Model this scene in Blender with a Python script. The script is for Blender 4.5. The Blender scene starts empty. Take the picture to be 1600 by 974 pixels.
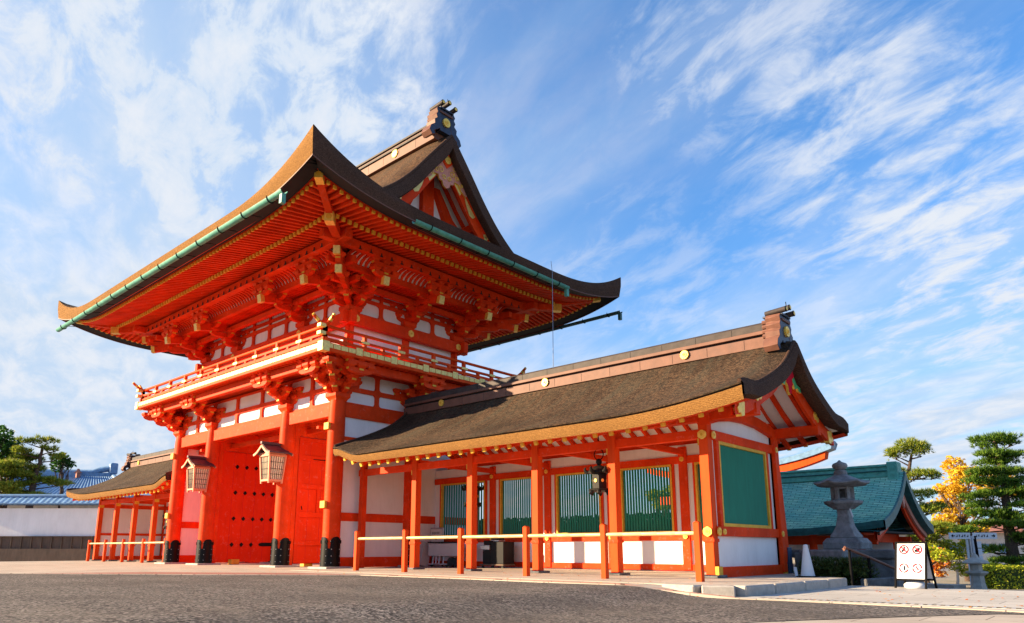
import bpy, math, random
from mathutils import Vector, Matrix, noise
R = math.radians
random.seed(7)
C = bpy.context.scene.collection

# ---------------------------------------------------------------- camera
CAM = Vector((24.4877, -12.9942, .5813)); YAW = .7372; PITCH = .2087; FPX = 1114.73; PPX = 785.34; PPY = 622.13
cd = bpy.data.cameras.new('camera'); cam = bpy.data.objects.new('camera', cd); C.objects.link(cam)
cam.location = CAM; cam.rotation_euler = (math.pi/2 + PITCH, .0006, YAW)
cd.sensor_width = 36; cd.sensor_fit = 'HORIZONTAL'; cd.lens = 36*FPX/1600
cd.shift_x = (800-PPX)/1600; cd.shift_y = (PPY-487)/1600
cd.clip_start = .05; cd.clip_end = 3000
bpy.context.scene.camera = cam
FW = Vector((-math.sin(YAW)*math.cos(PITCH), math.cos(YAW)*math.cos(PITCH), math.sin(PITCH)))
RT = Vector((math.cos(YAW), math.sin(YAW), 0)); UP = RT.cross(FW)
def ray(u, v): return FW + RT*((u-PPX)/FPX) - UP*((v-PPY)/FPX)
def at(u, v, dist):
    r = ray(u, v); h = math.hypot(r.x, r.y); return CAM + r/h*dist

# ---------------------------------------------------------------- light and sky
sc = bpy.context.scene
SUN_DIR = Vector((-1.03, -1, .47)).normalized()      # towards the sun
SUN_EL = math.asin(SUN_DIR.z); SUN_AZ = math.atan2(SUN_DIR.x, SUN_DIR.y)
sl = bpy.data.lights.new('sun', 'SUN'); so = bpy.data.objects.new('sun', sl); C.objects.link(so)
sl.energy = 5.0; sl.angle = R(.5); sl.color = (1, .75, .46)
so.rotation_euler = (-SUN_DIR).to_track_quat('-Z', 'Y').to_euler(); so.location = (0, 0, 60)
w = bpy.data.worlds.new('World'); sc.world = w; w.use_nodes = True
nt = w.node_tree; nt.nodes.clear()
class NG:
    def __init__(s, nt): s.nt = nt
    def n(s, t, **k):
        nd = s.nt.nodes.new(t)
        for a, b in k.items():
            if a.startswith('i_'):
                key = a[2:]; key = int(key) if key.isdigit() else key.replace('_', ' ')
                v = b
                if isinstance(v, bpy.types.NodeSocket): s.nt.links.new(v, nd.inputs[key])
                else: nd.inputs[key].default_value = v
            else: setattr(nd, a, b)
        return nd
    def m(s, op, a, b=None, c=None, clamp=False):
        nd = s.nt.nodes.new('ShaderNodeMath'); nd.operation = op; nd.use_clamp = clamp
        for i, v in enumerate((a, b, c)):
            if v is None: continue
            if isinstance(v, bpy.types.NodeSocket): s.nt.links.new(v, nd.inputs[i])
            else: nd.inputs[i].default_value = v
        return nd.outputs[0]
    def mix(s, f, a, b, mode='MIX'):
        nd = s.nt.nodes.new('ShaderNodeMix'); nd.data_type = 'RGBA'; nd.blend_type = mode
        for i, v in ((0, f), (6, a), (7, b)):
            if isinstance(v, bpy.types.NodeSocket): s.nt.links.new(v, nd.inputs[i])
            else: nd.inputs[i].default_value = v if i == 0 else (*v, 1)
        return nd.outputs[2]
    def ramp(s, f, stops, interp='LINEAR'):
        nd = s.nt.nodes.new('ShaderNodeValToRGB'); s.nt.links.new(f, nd.inputs[0]); r = nd.color_ramp; r.interpolation = interp
        while len(r.elements) < len(stops): r.elements.new(.5)
        for e, (p, c) in zip(r.elements, stops):
            e.position = p; e.color = (c, c, c, 1) if isinstance(c, (int, float)) else (*c, 1)
        return nd.outputs[0]
g = NG(nt)
sky = g.n('ShaderNodeTexSky', sky_type='NISHITA', sun_disc=False, sun_elevation=SUN_EL, sun_rotation=SUN_AZ, altitude=0, air_density=1.0, dust_density=.8, ozone_density=2.5)
tc = g.n('ShaderNodeTexCoord'); D = tc.outputs['Generated']
sep = g.n('ShaderNodeSeparateXYZ', i_0=D)
zz = g.m('ADD', g.m('MAXIMUM', sep.outputs[2], 0.0), .22)
px_, py_ = g.m('DIVIDE', sep.outputs[0], zz), g.m('DIVIDE', sep.outputs[1], zz)
# cloud-sheet coordinates rotated so the cirrus streaks run one way
ca, sa = math.cos(R(70)), math.sin(R(70))
cu = g.m('ADD', g.m('MULTIPLY', px_, ca), g.m('MULTIPLY', py_, sa))
cv = g.m('SUBTRACT', g.m('MULTIPLY', py_, ca), g.m('MULTIPLY', px_, sa))
P1 = g.n('ShaderNodeCombineXYZ', i_0=g.m('MULTIPLY', cu, 1.5), i_1=g.m('MULTIPLY', cv, .38)).outputs[0]
P2 = g.n('ShaderNodeCombineXYZ', i_0=px_, i_1=py_).outputs[0]
P3 = g.n('ShaderNodeCombineXYZ', i_0=g.m('MULTIPLY', cu, 1.5), i_1=g.m('MULTIPLY', cv, .75)).outputs[0]
streak = g.n('ShaderNodeTexNoise', i_Vector=P1, i_Scale=1.5, i_Detail=6.0, i_Roughness=.5, i_Distortion=.7).outputs[0]
fine = g.n('ShaderNodeTexNoise', i_Vector=P3, i_Scale=7.5, i_Detail=10.0, i_Roughness=.63, i_Distortion=.35).outputs[0]
big = g.n('ShaderNodeTexNoise', i_Vector=P2, i_Scale=.9, i_Detail=4.0, i_Roughness=.5, i_Distortion=.3).outputs[0]
# clumps of cloud: each a soft region of the sky (direction, cosine radius, strength)
patch = None
for (u, v, rad, st) in [(250, 100, .13, .65), (430, 90, .15, .95), (560, 60, .10, .7), (380, 190, .13, .95), (180, 70, .08, .6), (520, 150, .10, .9), (620, 130, .07, .5), (340, 270, .08, .5),
                        (1120, 75, .09, .8), (1180, 30, .07, .6), (1070, 110, .05, .6), (1280, 130, .10, .85), (1350, 70, .07, .7), (1200, 190, .05, .4),
                        (1400, 190, .13, .95), (1470, 130, .08, .8), (1530, 220, .09, .7), (1330, 220, .07, .6), (1500, 350, .13, .95), (1580, 330, .10, .9), (1440, 370, .09, .9), (1590, 430, .09, .6),
                        (1350, 600, .22, .5), (1050, 440, .1, .28), (950, 370, .06, .3), (1450, 560, .2, .5), (960, 470, .09, .3), (1530, 640, .14, .45)]:
    d = ray(u, v).normalized()
    dot = g.n('ShaderNodeVectorMath', operation='DOT_PRODUCT', i_0=D, i_1=tuple(d)).outputs['Value']
    f = g.n('ShaderNodeMapRange', interpolation_type='SMOOTHSTEP', i_0=dot, i_1=math.cos(rad*1.9), i_2=math.cos(rad*.1), i_3=0.0, i_4=st).outputs[0]
    patch = f if patch is None else g.m('SMOOTH_MAX', patch, f, .25)
# the sky whitens towards the left, where the sun stands
dl = ray(-500, 560).normalized()
glow = g.n('ShaderNodeVectorMath', operation='DOT_PRODUCT', i_0=D, i_1=tuple(dl)).outputs['Value']
glow = g.n('ShaderNodeMapRange', interpolation_type='SMOOTHSTEP', i_0=glow, i_1=.42, i_2=1.0).outputs[0]
low = g.n('ShaderNodeMapRange', interpolation_type='SMOOTHSTEP', i_0=sep.outputs[2], i_1=.62, i_2=.0).outputs[0]
fn = g.n('ShaderNodeMapRange', interpolation_type='SMOOTHSTEP', i_0=fine, i_1=.34, i_2=.68).outputs[0]
cir = g.n('ShaderNodeMapRange', interpolation_type='SMOOTHSTEP', i_0=streak, i_1=.36, i_2=.74).outputs[0]
cl = g.m('MULTIPLY', patch, g.m('ADD', .14, g.m('MULTIPLY', fn, .80)))
veil = g.m('ADD', .08, g.m('MULTIPLY', cir, g.m('ADD', .46, g.m('MULTIPLY', low, .34))))
cl = g.m('MAXIMUM', cl, veil)
cl = g.m('ADD', cl, g.m('MULTIPLY', glow, g.m('ADD', .34, g.m('MULTIPLY', big, .50))))
cl = g.m('ADD', cl, g.m('MULTIPLY', g.m('POWER', low, 1.7), .58), clamp=True)
skyc = g.mix(1.0, sky.outputs[0], (.42, 1.22, 1.84), 'MULTIPLY')
cloudc = g.mix(fn, (3.3, 4.2, 5.4), (4.7, 5.0, 5.5))
col = g.mix(cl, skyc, cloudc)
bg = g.n('ShaderNodeBackground', i_Color=col, i_Strength=.05)
out = g.n('ShaderNodeOutputWorld', i_Surface=bg.outputs[0])
sc.view_settings.view_transform = 'Standard'; sc.view_settings.look = 'None'; sc.view_settings.gamma = 1
sc.view_settings.use_curve_mapping = False; sc.view_settings.exposure = 1.78

# ---------------------------------------------------------------- materials
def mat(name, base, rough=.6, metal=0, var=.12, vscale=3.0, bump=0.0, bscale=40, spec=.4, coat=0, stretch=(1, 1, 1), dirt=None):
    m = bpy.data.materials.new(name); m.use_nodes = True; n = m.node_tree; n.nodes.clear(); g = NG(n)
    t = g.n('ShaderNodeTexCoord').outputs['Object']
    mp = g.n('ShaderNodeMapping', i_Vector=t, i_Scale=stretch).outputs[0]
    a = g.n('ShaderNodeTexNoise', i_Vector=mp, i_Scale=vscale, i_Detail=6.0, i_Roughness=.6).outputs[0]
    dk = tuple(c*(1-var*1.6) for c in base); lt = tuple(min(1, c*(1+var)) for c in base)
    col = g.mix(g.ramp(a, [(.3, 0.), (.7, 1.)]), dk, lt)
    if name in ('vermilion_paint', 'orange_vermilion', 'door_vermilion', 'white_plaster'):
        st = g.n('ShaderNodeTexNoise', i_Vector=g.n('ShaderNodeMapping', i_Vector=t, i_Scale=(9, 9, .7)).outputs[0], i_Scale=1.4, i_Detail=8.0, i_Roughness=.7).outputs[0]
        fd = g.n('ShaderNodeTexNoise', i_Vector=t, i_Scale=7.0, i_Detail=9.0, i_Roughness=.8).outputs[0]
        k_ = .22 if name != 'white_plaster' else .14
        col = g.mix(g.m('MULTIPLY', g.ramp(st, [(.50, 0.), (.70, 1.)]), k_), col, tuple(c*.55 for c in base))
        col = g.mix(g.m('MULTIPLY', g.ramp(fd, [(.56, 0.), (.70, 1.)]), k_*.8), col, tuple(min(.85, c*1.1+.03) for c in base) if base[0] < .75 else (.64, .62, .60))
    if dirt:
        b = g.n('ShaderNodeTexNoise', i_Vector=mp, i_Scale=vscale*.35+.4, i_Detail=8.0, i_Roughness=.7).outputs[0]
        col = g.mix(g.m('MULTIPLY', g.ramp(b, [(.48, 0.), (.72, 1.)]), dirt[1]), col, dirt[0])
    bs = g.n('ShaderNodeBsdfPrincipled', i_Base_Color=col, i_Roughness=rough, i_Metallic=metal)
    bs.inputs['Specular IOR Level'].default_value = spec
    if coat: bs.inputs['Coat Weight'].default_value = coat
    if bump:
        bn = g.n('ShaderNodeTexNoise', i_Vector=mp, i_Scale=bscale, i_Detail=4.0).outputs[0]
        g.nt.links.new(g.n('ShaderNodeBump', i_Height=bn, i_Strength=bump, i_Distance=.02).outputs[0], bs.inputs['Normal'])
    g.n('ShaderNodeOutputMaterial', i_Surface=bs.outputs[0])
    return m
def thatch(name, base, hi, bump=.9, patchy=.5, stretch=(1, 1, 1), layers=False, courses=False, fs=13.0):
    m = bpy.data.materials.new(name); m.use_nodes = True; n = m.node_tree; n.nodes.clear(); g = NG(n)
    t = g.n('ShaderNodeTexCoord').outputs['Object']
    mp = g.n('ShaderNodeMapping', i_Vector=t, i_Scale=stretch).outputs[0]
    a = g.n('ShaderNodeTexNoise', i_Vector=mp, i_Scale=fs, i_Detail=9.0, i_Roughness=.78).outputs[0]
    b = g.n('ShaderNodeTexNoise', i_Vector=t, i_Scale=.55, i_Detail=6.0, i_Roughness=.6).outputs[0]
    v = g.n('ShaderNodeTexVoronoi', i_Vector=mp, i_Scale=fs*1.9).outputs['Color']
    vv = g.n('ShaderNodeSeparateColor', i_0=v).outputs[0]
    f = g.m('ADD', g.m('MULTIPLY', a, .6), g.m('MULTIPLY', vv, .4))
    col = g.mix(g.ramp(f, [(.34, 0.), (.68, 1.)]), base, hi)
    col = g.mix(g.m('MULTIPLY', g.ramp(b, [(.45, 0.), (.65, 1.)]), patchy), col, tuple(c*.42 for c in base))
    h = f
    if layers:
        sp = g.n('ShaderNodeSeparateXYZ', i_0=t).outputs[2]
        wv = g.m('SINE', g.m('ADD', g.m('MULTIPLY', sp, 190.0), g.m('MULTIPLY', a, 14.0)))
        h = g.m('ADD', f, g.m('MULTIPLY', wv, .12))
    if courses:
        sp = g.n('ShaderNodeSeparateXYZ', i_0=t).outputs[2]
        wn = g.n('ShaderNodeTexNoise', i_Vector=t, i_Scale=2.2, i_Detail=5.0, i_Roughness=.7).outputs[0]
        wv = g.m('FRACT', g.m('ADD', g.m('MULTIPLY', sp, 9.0), g.m('MULTIPLY', wn, 2.2)))
        h = g.m('ADD', f, g.m('MULTIPLY', wv, .38))
        col = g.mix(g.m('MULTIPLY', g.ramp(wv, [(.0, 1.), (.22, 0.)]), .38), col, tuple(c*.35 for c in base))
        st = g.n('ShaderNodeTexNoise', i_Vector=g.n('ShaderNodeMapping', i_Vector=t, i_Scale=(2.2, .25, .25)).outputs[0], i_Scale=1.6, i_Detail=5.0).outputs[0]
        col = g.mix(g.m('MULTIPLY', g.ramp(st, [(.45, 0.), (.68, 1.)]), .35), col, (.06, .062, .045))
    bs = g.n('ShaderNodeBsdfPrincipled', i_Base_Color=col, i_Roughness=.92); bs.inputs['Specular IOR Level'].default_value = .15
    g.nt.links.new(g.n('ShaderNodeBump', i_Height=h, i_Strength=bump, i_Distance=.05).outputs[0], bs.inputs['Normal'])
    g.n('ShaderNodeOutputMaterial', i_Surface=bs.outputs[0]); return m
def leafmat(name, stops, rough=.55, trans=.25):
    m = bpy.data.materials.new(name); m.use_nodes = True; n = m.node_tree; n.nodes.clear(); g = NG(n)
    geo = g.n('ShaderNodeNewGeometry'); rnd = geo.outputs['Random Per Island']
    t = g.n('ShaderNodeTexCoord').outputs['Object']
    a = g.n('ShaderNodeTexNoise', i_Vector=t, i_Scale=1.3, i_Detail=3.0).outputs[0]
    f = g.m('ADD', g.m('MULTIPLY', rnd, .6), g.m('MULTIPLY', a, .45))
    col = g.ramp(f, stops)
    bs = g.n('ShaderNodeBsdfPrincipled', i_Base_Color=col, i_Roughness=rough)
    bs.inputs['Specular IOR Level'].default_value = .25; trans = max(trans, .38)
    tr = g.n('ShaderNodeBsdfTranslucent', i_Color=col)
    mx = g.n('ShaderNodeMixShader', i_0=trans); g.nt.links.new(bs.outputs[0], mx.inputs[1]); g.nt.links.new(tr.outputs[0], mx.inputs[2])
    g.n('ShaderNodeOutputMaterial', i_Surface=mx.outputs[0]); return m
M = {}
M['red'] = mat('vermilion_paint', (.76, .054, .007), .55, var=.14, vscale=1.6, bump=.06, bscale=18, spec=.07, dirt=((.46, .024, .005), .4))
M['door'] = mat('door_vermilion', (.76, .036, .004), .5, var=.07, vscale=1.2, spec=.08, dirt=((.55, .02, .004), .3))
M['rail'] = mat('orange_vermilion', (.72, .066, .008), .55, var=.12, vscale=4, bump=.1, bscale=30, spec=.08, stretch=(1, 1, .2))
M['white'] = mat('white_plaster', (.80, .79, .79), .85, var=.05, vscale=1.3, bump=.12, bscale=22, spec=.1, dirt=((.60, .57, .54), .35), stretch=(1, 1, .6))
M['thatch'] = thatch('bark_thatch', (.042, .022, .013), (.145, .074, .034), patchy=.6, courses=True)
M['thatch_small'] = thatch('bark_thatch_fresh', (.030, .019, .013), (.104, .062, .036), patchy=.5, courses=True)
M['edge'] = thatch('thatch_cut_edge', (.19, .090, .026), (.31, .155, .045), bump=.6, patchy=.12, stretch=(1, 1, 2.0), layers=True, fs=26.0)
M['edge_shaded'] = thatch('thatch_shaded_edge', (.050, .026, .018), (.12, .066, .045), bump=.6, patchy=.3, stretch=(1, 1, 2.0), layers=True, fs=26.0)  # shaded copy of the cut edge, for verges and eaves away from sun
M['near_black'] = mat('dark_board_and_gap', (.012, .011, .013), .8)  # near-black for eave boards and undersides, joints and gaps
M['gold'] = mat('gilt_metal', (.88, .58, .10), .38, metal=.35, var=.12, vscale=9, bump=.15, bscale=30)
M['pale_gold'] = mat('pale_gilt_plate', (.80, .62, .20), .45, metal=.25, var=.14, vscale=14, bump=.35, bscale=45)
M['ochre'] = mat('ochre_paint', (.72, .40, .03), .6, var=.12, vscale=8)
M['cream'] = mat('cream_paint', (.80, .68, .30), .6, var=.06, vscale=8)
M['iron'] = mat('black_iron', (.003, .003, .0035), .42, var=.3, vscale=6, spec=.16, bump=.05, bscale=20)
M['bronze'] = mat('dark_bronze', (.010, .008, .007), .55, metal=0, spec=.2, var=.3, vscale=8, bump=.2, bscale=40)
M['patina'] = mat('copper_patina', (.09, .33, .26), .55, var=.22, vscale=5, spec=.35, dirt=((.05, .24, .22), .6))
M['patina_dark'] = mat('dark_copper_patina', (.02, .10, .10), .5, var=.3, vscale=4)
M['ridge'] = mat('ridge_copper', (.16, .072, .05), .55, metal=0, spec=.2, var=.15, vscale=4, dirt=((.12, .07, .06), .5))
M['ridge_dark'] = mat('ridge_cap_copper', (.045, .036, .036), .6, metal=0, spec=.2, var=.25, vscale=5, dirt=((.10, .07, .055), .4))
M['oni'] = mat('ridge_end_copper', (.03, .04, .07), .45, metal=.25, var=.3, vscale=5)
M['pink'] = mat('faded_carving', (.60, .25, .18), .7, var=.15, vscale=14, bump=.5, bscale=22)
M['green_paint'] = mat('green_slat_paint', (.006, .21, .145), .5, var=.10, vscale=2.5, stretch=(4, 4, .6))
M['bright_green'] = mat('carving_green', (.05, .33, .12), .6, var=.2, vscale=9)
M['bamboo'] = mat('bamboo_pole', (.62, .45, .21), .42, var=.14, vscale=5, spec=.4)
M['stone'] = mat('light_granite', (.40, .37, .33), .8, var=.14, vscale=9, bump=.3, bscale=60, dirt=((.22, .20, .18), .5))
M['dark_stone'] = mat('weathered_granite', (.13, .13, .135), .85, var=.28, vscale=5, bump=.5, bscale=30, dirt=((.035, .036, .04), .75))
M['lantern_stone'] = mat('lantern_granite', (.235, .24, .25), .85, var=.22, vscale=6, bump=.45, bscale=35, dirt=((.05, .05, .055), .8))
M['wood'] = mat('grey_brown_wood', (.115, .075, .052), .8, var=.2, vscale=4, stretch=(1, 1, .3), bump=.2)
M['bark'] = mat('pine_bark', (.075, .05, .038), .95, var=.35, vscale=9, bump=.9, bscale=14)
M['tile'] = mat('blue_grey_tile', (.15, .28, .46), .38, var=.2, vscale=4, spec=.5)
M['salmon'] = mat('faded_lantern_paint', (.74, .27, .15), .6, var=.12)
M['plum'] = mat('plum_copper_sheet', (.075, .038, .048), .5, var=.15)
M['paper'] = mat('lantern_paper', (.80, .74, .52), .8, var=.03)
M['white_metal'] = mat('white_enamel', (.60, .62, .66), .8, var=.04, spec=.05)
M['grey_metal'] = mat('brushed_grey_metal', (.42, .43, .45), .35, metal=.6, var=.1)
M['black'] = mat('black_painted_metal', (.007, .007, .008), .75, spec=.05)
M['black_panel'] = mat('black_panel', (.007, .007, .009), .5, spec=.15)
M['sign_red'] = mat('sign_red', (.50, .012, .03), .8, var=.02, spec=.03)
M['grey_cloth'] = mat('grey_board', (.42, .38, .36), .7, var=.06)
M['rubber'] = mat('rubber', (.015, .015, .015), .8)
M['blue'] = mat('dark_blue_plastic', (.03, .06, .12), .5)
M['tan'] = mat('pale_wall', (.60, .55, .50), .8, var=.1)
M['brick_roof'] = mat('reddish_roof', (.35, .14, .10), .8, var=.15)
M['needle'] = leafmat('pine_needles', [(.15, (.020, .060, .008)), (.5, (.075, .17, .016)), (.85, (.20, .31, .03)), (1., (.32, .34, .06))])
M['needle_gold'] = leafmat('pine_needles_yellowing', [(.15, (.05, .11, .010)), (.5, (.19, .27, .025)), (.8, (.38, .38, .045)), (1., (.52, .36, .06))])
M['leaf_yellow'] = leafmat('autumn_gold_leaves', [(.1, (.45, .24, .015)), (.5, (.72, .46, .03)), (.9, (.86, .66, .08))], trans=.35)
M['leaf_orange'] = leafmat('autumn_orange_leaves', [(.1, (.35, .05, .015)), (.45, (.60, .16, .02)), (.75, (.72, .33, .03)), (1., (.45, .42, .05))], trans=.35)
M['leaf_lime'] = leafmat('lime_leaves', [(.1, (.14, .22, .012)), (.5, (.36, .42, .025)), (.9, (.62, .58, .05))], trans=.3)
M['leaf_green'] = leafmat('green_leaves', [(.1, (.014, .05, .014)), (.5, (.035, .12, .02)), (.9, (.10, .22, .04))])
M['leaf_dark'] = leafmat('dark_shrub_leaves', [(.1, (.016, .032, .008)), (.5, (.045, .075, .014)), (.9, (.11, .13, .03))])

# ---------------------------------------------------------------- mesh builder
class MB:
    def __init__(s): s.v = []; s.f = []; s.mi = []; s.mats = []; s.chunks = []
    def _m(s, m):
        m = M[m] if isinstance(m, str) else m
        if m not in s.mats: s.mats.append(m)
        return s.mats.index(m)
    def add(s, vs, fs, m):
        o = len(s.v); s.chunks.append((o, len(s.f))); s.v += [tuple(x) for x in vs]
        if isinstance(m, (list, tuple)): mi = [s._m(x) for x in m]
        else: mi = [s._m(m)]*len(fs)
        s.f += [tuple(i+o for i in f) for f in fs]; s.mi += mi
        return s
    def box(s, x0, x1, y0, y1, z0, z1, m):
        vs = [(x, y, z) for z in (z0, z1) for y in (y0, y1) for x in (x0, x1)]
        return s.add(vs, [(0, 2, 3, 1), (4, 5, 7, 6), (0, 1, 5, 4), (2, 6, 7, 3), (0, 4, 6, 2), (1, 3, 7, 5)], m)
    def bar(s, p0, p1, w, h, m, up=(0, 0, 1), end=None):
        """rectangular bar from p0 to p1, w across, h along up; end = material of the p1 cap"""
        p0, p1 = Vector(p0), Vector(p1); d = (p1-p0).normalized(); a = d.cross(Vector(up)).normalized(); u = a.cross(d)
        vs = [p + a*(i*w/2) + u*(j*h/2) for p in (p0, p1) for i, j in ((-1, -1), (1, -1), (1, 1), (-1, 1))]
        fs = [(3, 2, 1, 0), (4, 5, 6, 7), (0, 1, 5, 4), (1, 2, 6, 5), (2, 3, 7, 6), (3, 0, 4, 7)]
        return s.add(vs, fs, [m, end or m, m, m, m, m])
    def cyl(s, p0, p1, r0, r1=None, m='red', n=16, caps=True):
        r1 = r0 if r1 is None else r1
        return s.tube([p0, p1], [r0, r1], m, n, caps)
    def tube(s, pts, rs, m, n=8, caps=True):
        pts = [Vector(p) for p in pts]
        if not isinstance(rs, (list, tuple)): rs = [rs]*len(pts)
        vs = []; prev = None
        for i, p in enumerate(pts):
            d = (pts[min(i+1, len(pts)-1)] - pts[max(i-1, 0)])
            if d.length < 1e-9: d = Vector((0, 0, 1))
            d.normalize()
            if prev is None:
                a = d.orthogonal().normalized()
            else:
                a = prev - d*prev.dot(d)
                a = a.normalized() if a.length > 1e-6 else d.orthogonal().normalized()
            prev = a; b = d.cross(a)
            for k in range(n):
                t = 2*math.pi*k/n; vs.append(p + (a*math.cos(t)+b*math.sin(t))*rs[i])
        fs = []
        for i in range(len(pts)-1):
            for k in range(n):
                k2 = (k+1) % n; fs.append((i*n+k, i*n+k2, (i+1)*n+k2, (i+1)*n+k))
        if caps: fs.append(tuple(range(n-1, -1, -1))); fs.append(tuple((len(pts)-1)*n+k for k in range(n)))
        return s.add(vs, fs, m)
    def lathe(s, c, prof, m, n=20, rot=0, caps=True):
        vs = []; fs = []
        for r, z in prof:
            for k in range(n):
                t = 2*math.pi*k/n + rot; vs.append((c[0]+r*math.cos(t), c[1]+r*math.sin(t), c[2]+z))
        for i in range(len(prof)-1):
            for k in range(n):
                k2 = (k+1) % n; fs.append((i*n+k, i*n+k2, (i+1)*n+k2, (i+1)*n+k))
        if caps:
            fs.append(tuple(range(n-1, -1, -1))); fs.append(tuple((len(prof)-1)*n+k for k in range(n)))
        return s.add(vs, fs, m)
    def prism(s, poly, o, u, v, nrm, t, m, side=None):
        """2-D polygon (a,b) in frame o + a*u + b*v, extruded by t along nrm (centred)"""
        o, u, v, nrm = Vector(o), Vector(u), Vector(v), Vector(nrm); k = len(poly)
        if u.cross(v).dot(nrm) < 0: poly = poly[::-1]; side = side[::-1] if side else None
        vs = [o+u*a+v*b-nrm*(t/2) for a, b in poly] + [o+u*a+v*b+nrm*(t/2) for a, b in poly]
        fs = [tuple(range(k-1, -1, -1)), tuple(range(k, 2*k))] + [(i, (i+1) % k, (i+1) % k+k, i+k) for i in range(k)]
        return s.add(vs, fs, [m, m]+([x or m for x in side] if side else [m]*k))
    def grid(s, fn, us, vs_, m, flip=False):
        nu, nv = len(us), len(vs_)
        P = [fn(u, v) for u in us for v in vs_]
        fs = []
        for i in range(nu-1):
            for j in range(nv-1):
                q = (i*nv+j, (i+1)*nv+j, (i+1)*nv+j+1, i*nv+j+1); fs.append(q[::-1] if flip else q)
        return s.add(P, fs, m)
    def frame(s, o, u, v, nrm, w, h, b, r, t, m, n=4, bb=None):
        """flat frame w x h, border b, inner corners rounded by r"""
        o, u, v, nrm = Vector(o), Vector(u), Vector(v), Vector(nrm)
        out, inn = [], []
        for cx, cy, a0 in ((w-b-r, h-b-r, 0), (b+r, h-b-r, 90), (b+r, b+r, 180), (w-b-r, b+r, 270)):
            for k in range(n+1):
                a = R(a0+90*k/n); inn.append((cx+r*math.cos(a), cy+r*math.sin(a)))
                ox = w if cx > w/2 else 0; oy = h if cy > h/2 else 0
                out.append((ox, oy))
        k = len(inn)
        F = lambda p, z: o+u*p[0]+v*p[1]+nrm*z
        vs = [F(p, t) for p in out]+[F(p, t) for p in inn]+[F(p, 0) for p in inn]
        fs = [(i, (i+1) % k, (i+1) % k+k, i+k) for i in range(k)]+[(i+k, (i+1) % k+k, (i+1) % k+2*k, i+2*k) for i in range(k)]
        return s.add(vs, fs, m)
    def build(s, name, parent=None, smooth=None, bevel=0, **props):
        me = bpy.data.meshes.new(name); off = root_off(parent)
        me.from_pydata([(x-off[0], y-off[1], z-off[2]) for x, y, z in s.v], [], s.f)
        used = sorted(set(s.mi)); mm = {q: i for i, q in enumerate(used)}
        for q in used: me.materials.append(s.mats[q])
        me.polygons.foreach_set('material_index', [mm[q] for q in s.mi])
        if smooth:
            me.polygons.foreach_set('use_smooth', [True]*len(me.polygons)); me.set_sharp_from_angle(angle=R(smooth))
        me.validate(); me.update()
        o = bpy.data.objects.new(name, me); C.objects.link(o)
        if parent: o.parent = parent
        if bevel:
            b = o.modifiers.new('bevel', 'BEVEL'); b.width = bevel; b.segments = 1; b.limit_method = 'ANGLE'; b.angle_limit = R(50)
        for k, v in props.items(): o[k] = v
        return o
def _split(s, name, parent=None, per=1, **k):
    o = None; ch = s.chunks; keep = (s.v, s.f, s.mi)
    for i in range(0, len(ch), per):
        v0, f0 = ch[i]; v1, f1 = ch[i+per] if i+per < len(ch) else (len(keep[0]), len(keep[1]))
        t = MB(); t.mats = s.mats; t.v = keep[0][v0:v1]; t.f = [tuple(q-v0 for q in f) for f in keep[1][f0:f1]]; t.mi = keep[2][f0:f1]
        o = t.build(name, parent, **k)
    return o
MB.split = _split
def root_off(p):
    if p is None: return (0, 0, 0)
    while p.parent: p = p.parent
    return p.location
def thing(name, label, cat, loc, group=None):
    o = bpy.data.objects.new(name, None); C.objects.link(o); o.location = loc; o.empty_display_size = .3
    o['label'] = label; o['category'] = cat
    if group: o['group'] = group
    return o
def lerp(xs, ys, x):
    if x <= xs[0]: return ys[0]
    for i in range(len(xs)-1):
        if x <= xs[i+1]:
            t = (x-xs[i])/(xs[i+1]-xs[i]); return ys[i]+(ys[i+1]-ys[i])*t
    return ys[-1]
def smoothtab(xs, ys):
    """Catmull-Rom through a table"""
    def f(x):
        x = max(xs[0], min(xs[-1], x)); i = 0
        while i < len(xs)-2 and x > xs[i+1]: i += 1
        def sl(j):
            a, b = max(j-1, 0), min(j+1, len(xs)-1); return (ys[b]-ys[a])/(xs[b]-xs[a])
        h = xs[i+1]-xs[i]; t = (x-xs[i])/h; m0, m1 = sl(i)*h, sl(i+1)*h
        return (2*t**3-3*t*t+1)*ys[i]+(t**3-2*t*t+t)*m0+(-2*t**3+3*t*t)*ys[i+1]+(t**3-t*t)*m1
    return f
def frange(a, b, n): return [a+(b-a)*i/(n-1) for i in range(n)]
def S(t): t = max(0, min(1, t)); return t*t*(3-2*t)
X_, Y_, Z_ = Vector((1, 0, 0)), Vector((0, 1, 0)), Vector((0, 0, 1))
def flower(mb, c, u, v, r, m='gold', petals=12, t=.03, eye=True):
    """round gilt crest: petals in the plane u,v"""
    c, u, v = Vector(c), Vector(u).normalized(), Vector(v).normalized(); n = u.cross(v)
    pts = []
    for k in range(petals*4):
        a = 2*math.pi*k/(petals*4); rr = r*(1-.10*(1-abs(math.sin(a*petals/2))))
        pts.append((rr*math.cos(a), rr*math.sin(a)))
    mb.prism(pts, c, u, v, n, t, m)
    if eye:
        for q, z in ((.55, .6), (.3, .9)):
            mb.prism([(r*q*math.cos(2*math.pi*k/14), r*q*math.sin(2*math.pi*k/14)) for k in range(14)], c+n*(t*.5), u, v, n, t*z, 'ochre' if q == .3 else m)

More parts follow.
